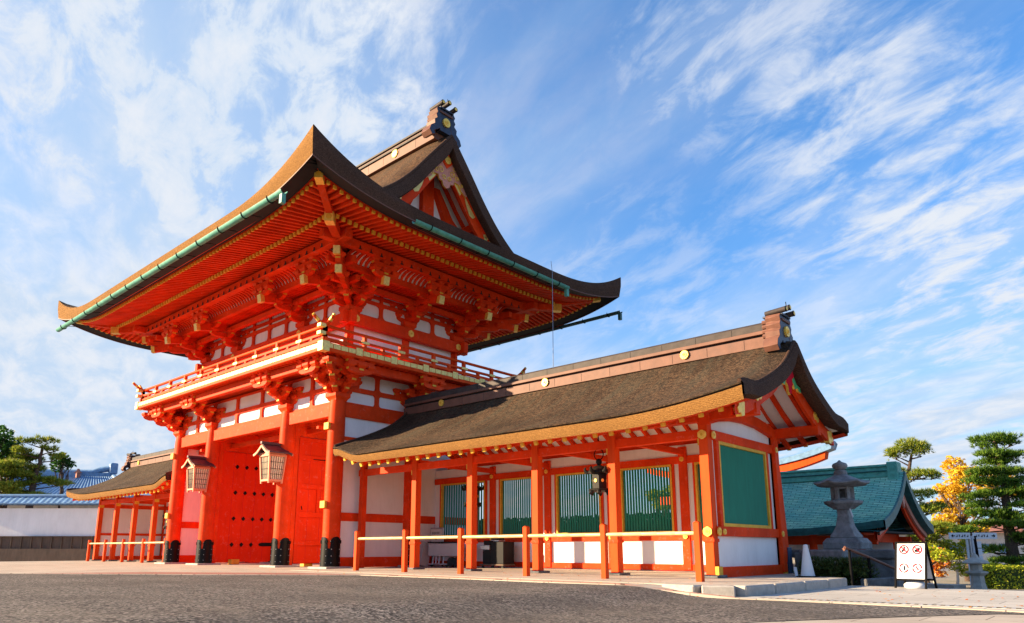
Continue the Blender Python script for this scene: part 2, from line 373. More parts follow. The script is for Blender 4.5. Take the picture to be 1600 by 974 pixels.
# ---------------------------------------------------------------- ground
def gz(x, y):
    z = -.15*S((x-17.9)/1.5) - .28*S((-x-17)/9)
    drop = max(S((x-19.75)/.06)*S((y-2.72)/.06), S((x-17.6)/.5)*S((y-5.2)/.4), S((x-2)/2)*S((y-9)/2), S((x-23.9)/.5)*S((y-1.5)/.5))
    return z - 1.75*drop
def surf_mat(name, kind):
    m = bpy.data.materials.new(name); m.use_nodes = True; n = m.node_tree; n.nodes.clear(); g = NG(n)
    t = g.n('ShaderNodeTexCoord').outputs['Object']
    big = g.n('ShaderNodeTexNoise', i_Vector=t, i_Scale=.5, i_Detail=6.0, i_Roughness=.65).outputs[0]
    if kind == 'asphalt':
        v = g.n('ShaderNodeTexVoronoi', i_Vector=t, i_Scale=42.0)
        s1 = g.n('ShaderNodeSeparateColor', i_0=v.outputs['Color']).outputs[0]
        fn = g.n('ShaderNodeTexNoise', i_Vector=t, i_Scale=16.0, i_Detail=7.0, i_Roughness=.85).outputs[0]
        f = g.m('ADD', g.m('MULTIPLY', s1, .35), g.m('MULTIPLY', fn, .65))
        col = g.ramp(f, [(.33, (.016, .015, .015)), (.5, (.105, .095, .088)), (.68, (.36, .315, .28))])
        col = g.mix(g.ramp(big, [(.38, 0.), (.62, .6)]), col, (.075, .066, .060)); b2 = g.n('ShaderNodeTexNoise', i_Vector=g.n('ShaderNodeMapping', i_Vector=t, i_Scale=(.25, 1.4, 1)).outputs[0], i_Scale=1.1, i_Detail=7.0, i_Roughness=.7).outputs[0]; col = g.mix(g.ramp(b2, [(.5, 0.), (.68, .5)]), col, (.20, .175, .15))
        h, bd, rough = f, .03, .85
        hs = 1.0
    elif kind in ('paving', 'flag', 'brick'):
        sc_ = {'paving': (1.0, .55), 'flag': (1.3, .62), 'brick': (.34, .17)}[kind]
        br = g.n('ShaderNodeTexBrick', i_Vector=t, i_Scale=1.0, i_Color1=(.0, .0, .0, 1), i_Color2=(1, 1, 1, 1), i_Mortar=(.5, .5, .5, 1))
        br.inputs['Brick Width'].default_value = sc_[0]; br.inputs['Row Height'].default_value = sc_[1]; br.inputs['Mortar Size'].default_value = .007
        br.inputs['Mortar Smooth'].default_value = .2
        sp = g.n('ShaderNodeSeparateColor', i_0=br.outputs['Color']).outputs[0]
        fn = g.n('ShaderNodeTexNoise', i_Vector=t, i_Scale=30.0, i_Detail=6.0, i_Roughness=.7).outputs[0]
        a, b_ = {'paving': ((.36, .31, .26), (.50, .44, .37)), 'flag': ((.40, .38, .35), (.50, .48, .44)), 'brick': ((.30, .13, .10), (.42, .21, .17))}[kind]
        col = g.mix(g.m('ADD', g.m('MULTIPLY', sp, .45), g.m('MULTIPLY', fn, .55)), a, b_)
        col = g.mix(g.ramp(big, [(.4, 0.), (.72, .5)]), col, tuple(c*.72 for c in a))
        col = g.mix(br.outputs['Fac'], col, tuple(c*.35 for c in a))
        h = g.m('SUBTRACT', g.m('MULTIPLY', fn, .25), br.outputs['Fac']); bd, rough, hs = .006, .8, .8
    else:  # earth
        fn = g.n('ShaderNodeTexNoise', i_Vector=t, i_Scale=12.0, i_Detail=8.0, i_Roughness=.7).outputs[0]
        col = g.mix(fn, (.20, .17, .13), (.36, .31, .25)); col = g.mix(g.ramp(big, [(.4, 0.), (.7, .6)]), col, (.10, .12, .05))
        h, bd, rough, hs = fn, .02, .95, .6
    bs = g.n('ShaderNodeBsdfPrincipled', i_Base_Color=col, i_Roughness=rough); bs.inputs['Specular IOR Level'].default_value = .2
    g.nt.links.new(g.n('ShaderNodeBump', i_Height=h, i_Strength=hs, i_Distance=bd).outputs[0], bs.inputs['Normal'])
    g.n('ShaderNodeOutputMaterial', i_Surface=bs.outputs[0]); return m
M['asphalt'] = surf_mat('rough_asphalt', 'asphalt'); M['paving'] = surf_mat('granite_paving', 'paving'); M['flag'] = surf_mat('pale_flagstones', 'flag')
M['brick'] = surf_mat('red_brick_paving', 'brick'); M['earth'] = surf_mat('bare_earth', 'earth')
xs = [-900, -400, -200, -100, -60, -40]+[-30+i for i in range(47)]+[16.5+.25*i for i in range(13)]+[19.75, 19.81, 20.2, 21, 22, 23, 23.9, 24.4, 25, 26, 28, 32, 40, 60, 100, 200, 400, 900]
ys = [-900, -400, -100, -50, -30, -20, -16, -13, -11, -9, -7, -5, -3.5, -2, -1, 0, 1, 1.5, 2.0, 2.4, 2.72, 2.78, 3.4, 4.2, 5.2, 5.6, 6.4, 8, 9, 9.5, 10, 10.5, 11, 14, 18, 25, 40, 70, 120, 250, 500, 900]
xs = sorted(set(xs))
mb = MB(); mb.grid(lambda x, y: (x, y, gz(x, y)-.012), xs, ys, 'earth'); mb.build('ground', smooth=30, kind='structure')

def sheet(name, poly, m, lift, step=.8):
    """polygon sheet draped on the ground, cut into a fine triangulated mesh"""
    import bmesh
    bm = bmesh.new(); vs = [bm.verts.new((x, y, 0)) for x, y in poly]; bm.faces.new(vs)
    x0, x1 = min(p[0] for p in poly), max(p[0] for p in poly)
    for xc in [x for x in xs if x0 < x < x1]:
        ge = bm.verts[:]+bm.edges[:]+bm.faces[:]
        bmesh.ops.bisect_plane(bm, geom=ge, plane_co=(xc, 0, 0), plane_no=(1, 0, 0))
    for v in bm.verts: v.co.z = -.15*S((v.co.x-17.9)/1.5) - .28*S((-v.co.x-17)/9) - .012 + lift
    me = bpy.data.meshes.new(name); bm.to_mesh(me); bm.free(); me.materials.append(M[m])
    o = bpy.data.objects.new(name, me); C.objects.link(o); o['kind'] = 'structure'; return o
# light granite apron and approach
sheet('stone_pavement', [(-60, -60), (24.5, -60), (45, -60), (45, 1.45), (23.88, 1.45), (23.88, 2.70), (19.5, 2.70), (19.5, 4.9), (-16.5, 4.9), (-60, 4.9)], 'paving', .016)
# rough asphalt court in front
A1 = [(3.2, -8.45), (3.77, -8.07), (8.01, -5.37), (11.14, -3.06), (13.88, -2.92), (16.4, -3.05), (17.8, -2.95), (18.7, -2.74), (19.3, -2.66), (19.75, -2.64), (20.39, -2.57), (21.03, -2.56), (22.54, -2.56), (23.1, -2.60), (23.34, -2.78), (22.98, -3.0), (22.23, -4.16), (21.59, -5.22), (21.32, -5.72), (21.1, -6.4), (21.0, -9.2), (24, -14), (40, -30), (10, -40), (-20, -30)]
sheet('asphalt', A1, 'asphalt', .022)
sheet('brick_path', [(3.9, -7.75), (5.2, -5.2), (8.6, -3.1), (11.0, -2.75), (10.95, -3.05), (8.05, -5.28)], 'brick', .026)
sheet('flagstone_path', [(20.3, -2.47), (23.2, -2.50), (45, -2.6), (45, 1.44), (23.86, 1.44), (23.86, 2.69), (19.72, 2.69), (19.66, -2.15), (19.6, -2.46)], 'flag', .024)
# concrete edging of the court, a drain with bar grating
def strip(name, pts, w_, z, m, **k):
    mb = MB()
    for a, b in zip(pts[:-1], pts[1:]):
        za, zb = gz(*a)+z, gz(*b)+z
        n_ = max(1, int((Vector(b)-Vector(a)).length/.9))
        for i in range(n_):
            t0, t1 = i/n_+.004, (i+1)/n_-.004
            pa = (a[0]+(b[0]-a[0])*t0, a[1]+(b[1]-a[1])*t0, za+(zb-za)*t0); pb = (a[0]+(b[0]-a[0])*t1, a[1]+(b[1]-a[1])*t1, za+(zb-za)*t1)
            mb.bar(pa, pb, w_, .05, m)
    return mb.build(name, kind='structure', **k)
strip('kerb', [(3.2, -8.38), (8.01, -5.30), (11.14, -2.99), (13.88, -2.85), (16.4, -2.98), (17.8, -2.88), (18.7, -2.67), (19.75, -2.57), (20.39, -2.50), (21.03, -2.49), (23.2, -2.50), (28, -2.6)], .07, -.004, 'paving')
strip('paint_strip', [(11.3, -2.72), (13.88, -2.62), (16.4, -2.78), (17.8, -2.70), (18.8, -2.50), (19.6, -2.40)], .05, .0, 'brick')
dr = thing('drain_grating', 'dark slotted drain grating set in the pale paving at the right', 'drain', (20.9, -2.1, -.15))
mb = MB(); mb.bar((19.9, -2.22, -.158), (28.0, -1.75, -.158), .17, .05, 'black'); mb.build('channel', dr)
mb = MB(); k = 0; a, b = Vector((19.9, -2.22, -.142)), Vector((28.0, -1.75, -.142)); L = (b-a).length; d_ = (b-a)/L; q = Vector((-d_.y, d_.x, 0))
while k*.10 < L-.05:
    p = a+d_*(k*.10+.02); mb.bar(p-q*.075, p+q*.075, .045, .02, 'grey_metal'); k += 1
for s_ in (-1, 1): mb.bar(a+q*s_*.095, b+q*s_*.095, .03, .02, 'stone')
mb.build('grate', dr)
# raised platform under the corridor with a granite kerb
mb = MB()
PL = [(6.2, -1.75), (12, -1.95), (16.5, -2.0), (18.9, -2.1), (19.25, -1.9), (19.38, 2.3), (19.38, 4.88), (6.2, 4.88)]
mb.add([(x, y, .012) for x, y in PL]+[(x, y, -.3) for x, y in PL], [tuple(range(8))]+[(i, (i+1) % 8, (i+1) % 8+8, i+8) for i in range(8)], 'paving')
mb.build('corridor_platform', kind='structure')
mb = MB(); kp = [(18.3, -2.12), (18.95, -2.22), (19.42, -1.98), (19.5, -1.0), (19.55, .2), (19.58, 1.3), (19.58, 2.38)]
for i, (a, b) in enumerate(zip(kp[:-1], kp[1:])):
    a, b = Vector((*a, -.075)), Vector((*b, -.075)); d_ = (b-a).normalized()*.012; mb.bar(a+d_, b-d_, .34, .19, 'stone')
mb.build('platform_kerb', bevel=.02, kind='structure')

# ---------------------------------------------------------------- main gate
CX5, CX2, YM, YR = 5.57, 2.72, 3.05, 6.10
HX, HY, YC, EZ = 9.85, 7.125, 3.05, 10.2
G = thing('shrine_gate', 'tall two-storey vermilion gate with a sweeping bark-thatch hip-and-gable roof', 'gate', (0, YM, 0))
gt = smoothtab([0, 1.2, 2.4, 3.6, 4.6, 5.4, 6.2, 7.125], [0, .50, 1.02, 1.64, 2.36, 3.17, 4.16, 5.27])
def lift(x, y):
    dx, dy = HX-abs(x), HY-abs(y-YC)
    tx, ty = max(0, 1-max(dx, 0)/4.65), max(0, 1-max(dy, 0)/4.65)
    return 1.05*(tx*ty)**2.6
def fr(side, s, d):
    """side frame: s along the eave, d inwards from the eave -> x, y"""
    return {'F': (s, YC-HY+d), 'B': (-s, YC+HY-d), 'R': (HX-d, YC+s), 'L': (-HX+d, YC-s)}[side]
LEN = {'F': HX, 'B': HX, 'R': HY, 'L': HY}
def vroll(x, d): return -.32*(max(0, abs(x)-6.3)/1.2)**2*S((d-2.2)/1.2) if abs(x) <= 7.51 else 0
def rooftop(side, s, d):
    x, y = fr(side, s, d); return (x, y, EZ+gt(d)+lift(x, y)+(vroll(x, d) if side in 'FB' else 0))
def th_(x, y): return .36+.42*(lift(x, y)/1.05)
def along(n, e=1.4):
    out = []
    for i in range(n):
        t = -1+2*i/(n-1); out.append(math.copysign(1-(1-abs(t))**e, t))
    return out
roof = MB()
ds = [0, .25, .6, 1.2, 1.8, 2.35, 3.0, 3.6, 4.2, 4.8, 5.4, 6.0, 6.5, 6.9, 7.125]
UN = along(61)
for sd in 'FB':
    W = lambda d: max(HX-d, 7.5)
    roof.grid(lambda d, u: rooftop(sd, u*W(d), d), ds, UN, 'thatch')
for sd in 'RL':
    roof.grid(lambda d, u: rooftop(sd, u*(HY-d), d), [0, .25, .6, 1.2, 1.8, 2.35, 3.0, 3.6, 4.0], UN, 'thatch')
roof_o = roof.build('roof', G, smooth=50)
edge = MB(); under_ = MB()
for sd in 'FBRL':
    def eface(r, u, sd=sd):
        s = u*LEN[sd]; x, y = fr(sd, s, 0); z0 = EZ+lift(x, y); t = th_(x, y)
        inn = [(-.0, 0), (-.012, -.03), (.0, -.5), (.05, -1.), (.42, -.86), (.62, -.80)][r]
        xx, yy = fr(sd, max(-LEN[sd]+inn[0], min(LEN[sd]-inn[0], s)), inn[0])
        return (xx, yy, z0+inn[1]*t)
    edge.grid(eface, range(4), UN, 'edge' if sd in 'FL' else 'edge_shaded'); under_.grid(lambda r, u: eface(r+3, u), range(3), UN, 'near_black')  # front and left eaves in the sunlit tone, right and rear in painted shade
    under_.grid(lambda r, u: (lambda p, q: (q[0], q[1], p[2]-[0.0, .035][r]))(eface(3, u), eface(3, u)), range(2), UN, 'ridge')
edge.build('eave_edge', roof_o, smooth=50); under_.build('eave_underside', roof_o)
# verge slabs of the upper gable roof (thatch thickness round the gable)
def gk(d): q = (gt(min(7.125, d+.1))-gt(max(0, d-.1)))/.2; return math.sqrt(1+q*q)
for sx in (1, -1):
    vg = MB()
    for sy in (1, -1):
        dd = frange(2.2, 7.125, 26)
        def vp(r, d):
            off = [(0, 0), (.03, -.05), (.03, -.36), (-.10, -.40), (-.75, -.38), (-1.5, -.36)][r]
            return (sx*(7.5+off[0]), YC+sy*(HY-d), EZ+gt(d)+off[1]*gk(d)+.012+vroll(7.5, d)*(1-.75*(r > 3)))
        vg.grid(vp, range(6), dd, 'edge_shaded')
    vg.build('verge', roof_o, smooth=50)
    # raised roll along the verge top
    r2 = MB(); pts = []
    for sy in (-1, 1):
        for d in (dd if sy < 0 else dd[::-1]):
            pts.append((sx*7.42, YC+sy*(HY-d), EZ+gt(d)+.03+vroll(7.42, d)))
    r2.tube(pts, .075, 'edge_shaded', 8); r2.build('verge_roll', roof_o, smooth=60)

# soffit, eave boards, rafters
sof = MB()
def sz(x, y, d): return 9.82+.185*(d-.65)+lift(x, y)*1.0
for sd in 'FBRL':
    sof.grid(lambda d, u: (*fr(sd, u*(LEN[sd]-d), d), sz(*fr(sd, u*(LEN[sd]-d), d), d)+.105), [.5, 1.2, 2.0, 3.0, 3.8, 4.6], UN, 'red')
sof.build('soffit', roof_o, smooth=40)
fas = MB()
for sd in 'FBRL':
    L = LEN[sd]
    for d0, za, zb, mt in ((.60, .05, .21, 'red'), (.48, .20, .42, 'near_black'), (1.86, .02, .07, 'red')):
        def q(r, u):
            d = d0+[0, 0, .12, .12][r]; x, y = fr(sd, u*(L-d0), d0); xx, yy = fr(sd, u*(L-d0), d)
            return (xx, yy, sz(x, y, d0)+[za, zb, zb, za][r]+(0 if d0 < 1 else -.02))
        fas.grid(q, range(4), UN, mt)
fas.build('eave_board', roof_o, smooth=40)
rafs = []
for sd in 'FBRL':
    L = LEN[sd]; n = int((L-.95)/.22)
    for k in range(-n, n+1):
        s = k*.22; mx = L-abs(s)           # distance to the hip
        for row, (da, db, dz, w_, h_) in enumerate(((.66, 2.2, 0, .085, .10), (1.80, 4.5, -.10, .10, .12))):
            if mx < da+.12: continue
            db = min(db, mx+.02)
            pts = [Vector((*fr(sd, s, d), sz(*fr(sd, s, d), d)+dz+.05)) for d in ([da, (da+db)/2, db])]
            rafs.append(((pts[0]-CAM).length, row, pts, w_, h_, sd))
rafs.sort(key=lambda r: r[0])
vis = [r for r in rafs if r[5] in 'FR']
mass = MB(); cnt = 0
def put_rafter(mb, r):
    _, row, p, w_, h_, sd = r
    mb.bar(p[1], p[0], w_, h_, 'red', end='ochre'); mb.bar(p[2], p[1], w_, h_, 'red')
    d = (p[0]-p[1]).normalized(); mb.bar(p[0]-d*.055, p[0]+d*.006, w_+.006, h_+.010, 'ochre')
for r in rafs:
    if r in vis[:100]:
        mb = MB(); put_rafter(mb, r); mb.build('rafter', roof_o)
    else: put_rafter(mass, r)
mass.build('rafters', roof_o, kind='stuff')
# hip rafters
for sx in (1, -1):
    for sy in (1, -1):
        def hp(d, dz): x, y = sx*(HX-d), YC+sy*(HY-d); return Vector((x, y, sz(x, y, d)+dz))
        hb = MB()
        p0, p1, p2, p3 = hp(.62, .04), hp(1.9, -.06), hp(3.0, -.1), hp(4.6, -.1)
        hb.bar(p1, p0, .20, .24, 'red', end='gold'); hb.bar(p2, p1+Vector((0, 0, .03)), .2, .22, 'red')
        dd_ = (p0-p1).normalized(); hb.bar(p0-dd_*.30, p0+dd_*.012, .22, .26, 'gold')
        q0 = hp(1.72, -.22); q1 = hp(2.9, -.28)
        hb.bar(q1, q0, .24, .26, 'red', end='gold'); dq = (q0-q1).normalized(); hb.bar(q0-dq*.32, q0+dq*.012, .26, .28, 'gold')
        hb.bar(p3-Vector((0, 0, .1)), q1, .24, .28, 'red')
        flower(hb, q0+dq*.02, Z_, dq.cross(Z_), .085, 'ochre', 8, .015, False)
        flower(hb, p0+dd_*.02, Z_, dd_.cross(Z_), .075, 'ochre', 8, .015, False)
        hb.bar(p0-dd_*.12+Vector((0, 0, .14)), p0+dd_*.16+Vector((0, 0, .155)), .30, .06, 'oni')
        hb.build('hip_rafter', roof_o)
# gutters
def gutter(name, a, b, mt, parent, hooks, sag=0, drop=True, n=13):
    a, b = Vector(a), Vector(b); g_ = MB(); d = (b-a).normalized(); side = d.cross(Z_).normalized()
    prof = [(math.cos(t)*.105, math.sin(t)*.105) for t in [math.pi+math.pi*k/6 for k in range(7)]]
    prof2 = [(x*.88, y*.88) for x, y in prof[::-1]]
    P = prof+prof2
    ts = frange(0, 1, n); vs = []
    for t in ts:
        c = a+(b-a)*t; vs += [c+side*x+Z_*y for x, y in P]
    k = len(P); fs = [(i*k+j, i*k+(j+1) % k, (i+1)*k+(j+1) % k, (i+1)*k+j) for i in range(n-1) for j in range(k)]
    fs += [tuple(range(k)), tuple((n-1)*k+j for j in range(k))]
    g_.add(vs, fs, mt)
    if drop: g_.bar(b-d*.06+Z_*-.1, b-d*.06-Z_*.36, .12, .12, mt, up=d)
    o = g_.build('gutter', parent, smooth=40)
    h = MB()
    for i in range(hooks):
        c = a+(b-a)*((i+.5)/hooks)
        h.tube([c+side*(math.cos(t)*.118)+Z_*(math.sin(t)*.118) for t in [math.pi*.9+math.pi*1.2*k/8 for k in range(9)]], .014, 'black', 6)
        h.tube([c-side*.115+Z_*.03, c-side*.5*(1)+Z_*.10], .012, 'black', 6)
    h.split('gutter_hook', o, per=2)
    return o
gutter('gutter', (-8.9, -4.20, 9.68), (8.84, -4.20, 9.72), 'patina', G, 13)
gutter('gutter', (9.98, -.75, 9.74), (9.98, 6.45, 9.74), 'patina', G, 6)
gutter('gutter', (-8.5, 10.42, 9.95), (9.66, 10.42, 9.93), 'patina_dark', G, 15)
mb = MB(); mb.tube([(9.9, 5.62, 10.5), (9.93, 5.64, 10.1), (12.25, 2.65, 5.7)], .010, 'grey_metal', 5); mb.build('cable', G)

# ---- ridge
rg = MB()
for z0, z1, hw, mt in ((15.22, 15.62, .36, 'ridge'), (15.62, 15.70, .42, 'ridge_dark'), (15.70, 15.86, .30, 'ridge'), (15.86, 15.94, .36, 'ridge_dark')):
    rg.box(-6.9, 6.9, YC-hw, YC+hw, z0, z1, mt)
rg.tube([(-6.95, YC, 15.98), (6.95, YC, 15.98)], .13, 'ridge_dark', 12)
k = -6.5
while k < 6.8: rg.box(k, k+.012, YC-.366, YC+.366, 15.26, 15.61, 'ridge_dark'); rg.box(k+.4, k+.412, YC-.306, YC+.306, 15.71, 15.85, 'near_black'); k += .95
rgo = rg.build('ridge', roof_o, bevel=.01)
for x in (-4.6, 0, 4.67):
    for sy in (-1, 1):
        mb = MB(); flower(mb, (x, YC+sy*.375, 15.48), X_, Z_*(-sy)*-1, .16, 'gold', 14, .05); mb.build('medallion', rgo)
def finial(parent, x, y, z, sx, sc_, name='ridge_end'):
    """ridge-end ornament: stepped box, scrolled wings, three gilt-capped rolls and a crest"""
    f = MB(); P = lambda a, b, c: (x+sx*a*sc_, y+b*sc_, z+c*sc_)
    for a0, a1, b, c0, c1, mt in ((-.55, .02, .30, -.15, .62, 'oni'), (-.60, .07, .35, .62, .70, 'ridge'), (-.56, .03, .30, .70, .80, 'oni'), (-.60, .09, .36, .80, .87, 'oni')):
        xa, xb = sorted((x+sx*a0*sc_, x+sx*a1*sc_)); f.box(xa, xb, y-b*sc_, y+b*sc_, z+c0*sc_, z+c1*sc_, mt)
    for sy in (-1, 1):   # scrolled wings on each flank
        wing = [(.26, .78), (.40, .86), (.50, .74), (.44, .60), (.52, .48), (.46, .34), (.60, .22), (.58, .04), (.78, -.12), (.86, -.34), (.72, -.50), (.56, -.42), (.62, -.28), (.46, -.18), (.30, -.05), (.26, .2)]
        f.prism([(sy*a*sc_, b*sc_) for a, b in wing], (x-sx*.22*sc_, y, z), Y_, Z_, X_, .50*sc_, 'oni', side=['ridge']*len(wing))
        for q in range(4):
            f.tube([P(-.62, sy*.36, .16+.16*q), P(-.30, sy*.36, .16+.16*q)], .085*sc_, 'ridge', 8)
    rolls = [(0, 1.06), (-.34, .93), (.34, .93)]
    for b, c in rolls:
        f.tube([P(-.5, b, c), P(.22, b, c+.05)], .095*sc_, 'ridge_dark', 12); f.tube([P(.20, b, c+.05), P(.235, b, c+.052)], .105*sc_, 'iron', 12)
        f.tube([P(.232, b, c+.052), P(.25, b, c+.053)], .07*sc_, 'gold', 12)
    f.tube([P(.1, 0, 1.1), P(.1, 0, 1.34)], .012, 'iron', 5)
    o = f.build(name, parent, bevel=.006, smooth=40)
    mb = MB(); flower(mb, P(.05, 0, .28), Y_, Z_*sx, .19*sc_, 'gold', 12, .08*sc_); mb.build('crest', o)
    return o
finial(roof_o, 7.10, YC, 15.62, 1, .92); finial(roof_o, -7.10, YC, 15.62, -1, .92)

# ---- gables (white wall, king post, barge boards, carved pendant)
def under(y, dz=0): return EZ+gt(HY-abs(y-YC))+dz
for sx in (1, -1):
    gx = sx*6.05; gb = MB()
    ysr = frange(-3.35, 3.35, 25)
    gb.add([(gx, YC+t, 11.7) for t in ysr]+[(gx, YC+t, max(11.7, under(YC+t, -.60))) for t in ysr], [(i, i+1, i+26, i+25) for i in range(24)], 'white')
    go = gb.build('gable_wall', roof_o)
    for (nm, poly) in (('king_post', [(-.29, 11.6), (.29, 11.6), (.26, 14.3), (-.26, 14.3)]),
                       ('brace', [(.30, 13.75), (.55, 13.75), (1.25, 12.75), (2.6, 11.75), (2.1, 11.6), (.85, 12.6)]),
                       ('brace', [(-.30, 13.75), (-.55, 13.75), (-1.25, 12.75), (-2.6, 11.75), (-2.1, 11.6), (-.85, 12.6)]),
                       ('rail', [(-2.9, 11.6), (2.9, 11.6), (2.7, 11.9), (-2.7, 11.9)])):
        mb = MB(); mb.prism(poly, (gx+sx*.1, YC, 0), Y_, Z_, X_, .22 if nm != 'rail' else .26, 'red'); mb.build('gable_'+nm, go, bevel=.01)
    for sy in (1, -1):      # boards and battens seen under the overhang
        mb = MB()
        for xo in (6.35, 6.75, 7.15):
            dd = frange(2.9, 6.95, 12); pts = [Vector((sx*xo, YC+sy*(HY-d), EZ+gt(d)-.50*gk(d))) for d in dd]
            for a, b in zip(pts[:-1], pts[1:]): mb.bar(a, b, .10, .12, 'red')
        mb.grid(lambda x, d: (sx*x, YC+sy*(HY-d), EZ+gt(d)-.43*gk(d)), [6.05, 7.0], frange(2.6, 7.0, 14), 'white')
        mb.build('overhang_boards', roof_o)
        for dpur in (3.7, 5.3):
            mb = MB(); yy = YC+sy*(HY-dpur); mb.box(min(sx*6.0, sx*7.0), max(sx*6.0, sx*7.0), yy-.14, yy+.14, EZ+gt(dpur)-.98, EZ+gt(dpur)-.66, 'red'); mb.build('gable_purlin', roof_o, bevel=.01)
        bb = MB(); dd = frange(2.45, 7.08, 26)
        for a, b in zip(dd[:-1], dd[1:]):
            P4 = []
            for d in (a, b):
                t = gt(d)+EZ; wdt = .46+.06*(1-(d-2.45)/4.6); sl_ = (gt(min(7.1, d+.1))-gt(d-.1))/.2; k_ = math.sqrt(1+sl_*sl_)
                P4 += [(YC+sy*(HY-d), t-.41*k_), (YC+sy*(HY-d), t-.41*k_-wdt*k_)]
            for xo0, xo1 in ((7.0, 7.12),):
                vs = [(sx*xo, y, z) for xo in (xo0, xo1) for y, z in P4]
                bb.add(vs, [(0, 1, 3, 2), (4, 6, 7, 5), (0, 2, 6, 4), (1, 5, 7, 3)], 'red')
        bo = bb.build('barge_board', roof_o)
        # gilt fittings on the barge board
        for d0, d1 in ((5.55, 7.05), (2.45, 3.35)):
            mb = MB(); dd = frange(d0, d1, 10)
            for i, (a, b) in enumerate(zip(dd[:-1], dd[1:])):
                vs = []
                for d in (a, b):
                    sl_ = (gt(min(7.1, d+.1))-gt(d-.1))/.2; k_ = math.sqrt(1+sl_*sl_); t = gt(d)+EZ
                    f_ = (d-d0)/(d1-d0); f_ = f_ if d0 > 5 else 1-f_
                    lo = (.30+.70*abs(math.sin(f_*7.0)))*.38 if f_ < .5 else .42
                    vs += [(sx*7.135, YC+sy*(HY-d), t-.415*k_), (sx*7.135, YC+sy*(HY-d), t-.415*k_-lo*k_)]
                mb.add(vs, [(0, 1, 3, 2)], 'pale_gold')
            mb.build('gilt_plate', bo)
        d = 4.75; t = gt(d)+EZ; sl_ = (gt(d+.1)-gt(d-.1))/.2; T = Vector((0, -sy, sl_)).normalized(); N = T.cross(X_*sx)
        c = Vector((sx*7.15, YC+sy*(HY-d), t-.62*math.sqrt(1+sl_*sl_)))
        mb = MB(); flower(mb, c, T, N, .17, 'gold', 12, .04)
        for o_ in (-.34, .34):
            for q in (0, 120, 240): mb.prism([(.08*math.cos(R(k*36))+.07*math.cos(R(q)), .08*math.sin(R(k*36))+.07*math.sin(R(q))) for k in range(10)], c+T*o_, T, N, X_*sx, .03, 'pale_gold')
        mb.build('gilt_crest', bo)
    mb = MB()    # carved pendant
    pend = [(0, -1.05), (.14, -.98), (.20, -.82), (.34, -.80), (.40, -.64), (.60, -.66), (.74, -.86), (.98, -1.02), (1.04, -.96), (.84, -.66), (.66, -.40), (.42, -.10), (.2, .22), (0, .5)]
    pend = pend+[(-a, b) for a, b in pend[-2:0:-1]]
    mb.prism(pend, (sx*7.17, YC, 14.30), Y_, Z_, X_, .07, 'pink', side=['gold']*len(pend))
    po = mb.build('carved_pendant', roof_o)
    mb = MB()
    mb.prism([(0, -.28), (.30, .02), (.12, .36), (0, .52), (-.12, .36), (-.30, .02)], (sx*7.20, YC, 14.30), Y_, Z_, X_, .06, 'red')
    flower(mb, (sx*7.25, YC, 14.33), Y_, Z_*sx, .15, 'gold', 6, .06)
    random.seed(3)
    for sy in (1, -1):      # openwork scrolls
        for (a, b, r_) in ((.28, -.42, .13), (.12, -.66, .10), (.50, -.50, .10), (.72, -.70, .09), (.40, -.18, .10)):
            mb.tube([(sx*7.215, YC+sy*(a+r_*(1-k*.045)*math.cos(k*.55)), 14.30+b+r_*(1-k*.045)*math.sin(k*.55)) for k in range(15)], .016, 'gold', 6)
    mb.build('openwork', po)
    mb = MB(); flower(mb, (sx*7.17, YC, 14.86), Y_, Z_*sx, .17, 'gold', 12, .05); mb.build('gilt_crest', roof_o)

# ---- columns of the lower storey, with iron shoes and stone pads
def shoe_mb(x, y, r):
    mb = MB(); n = 64; zt = []; vs = []
    for k in range(n):
        a = 2*math.pi*k/n; ph = ((a+math.pi/4) % (math.pi/2))-math.pi/4   # 0 at lobe centre, +-45deg at notch
        q = abs(ph)/(math.pi/4)
        h = .95 - .10*(q/.78)**3 if q < .78 else .60
        zt.append(h)
    rr = [r+.03, r+.018]
    for k in range(n): a = 2*math.pi*k/n; vs.append((x+rr[0]*math.cos(a), y+rr[0]*math.sin(a), .06))
    for k in range(n): a = 2*math.pi*k/n; vs.append((x+rr[1]*math.cos(a), y+rr[1]*math.sin(a), zt[k]))
    for k in range(n): a = 2*math.pi*k/n; vs.append((x+(r-.01)*math.cos(a), y+(r-.01)*math.sin(a), zt[k]))
    fs = [(k, (k+1) % n, (k+1) % n+n, k+n) for k in range(n)]+[(k+n, (k+1) % n+n, (k+1) % n+2*n, k+2*n) for k in range(n)]
    mb.add(vs, fs, 'iron')
    for k in range(8):      # scroll eyes beside each notch and rivets
        a = math.pi/4+math.pi/2*(k//2)+(.30 if k % 2 else -.30)
        c = Vector((x+(r+.022)*math.cos(a), y+(r+.022)*math.sin(a), .80)); o = Vector((math.cos(a), math.sin(a), 0))
        mb.cyl(c, c+o*.02, .06, .05, 'iron', 10)
    for j in range(4):
        for q in range(3):
            for s_ in (-.28, .28):
                a = math.pi/4+math.pi/2*j+s_; c = Vector((x+(r+.02)*math.cos(a), y+(r+.02)*math.sin(a), .18+.2*q)); o = Vector((math.cos(a), math.sin(a), 0))
                mb.cyl(c, c+o*.02, .016, .01, 'grey_metal', 6)
    return mb
RC = .27
pos = [(x, y) for y in (0, YM, YR) for x in (-CX5, -CX2, CX2, CX5)]
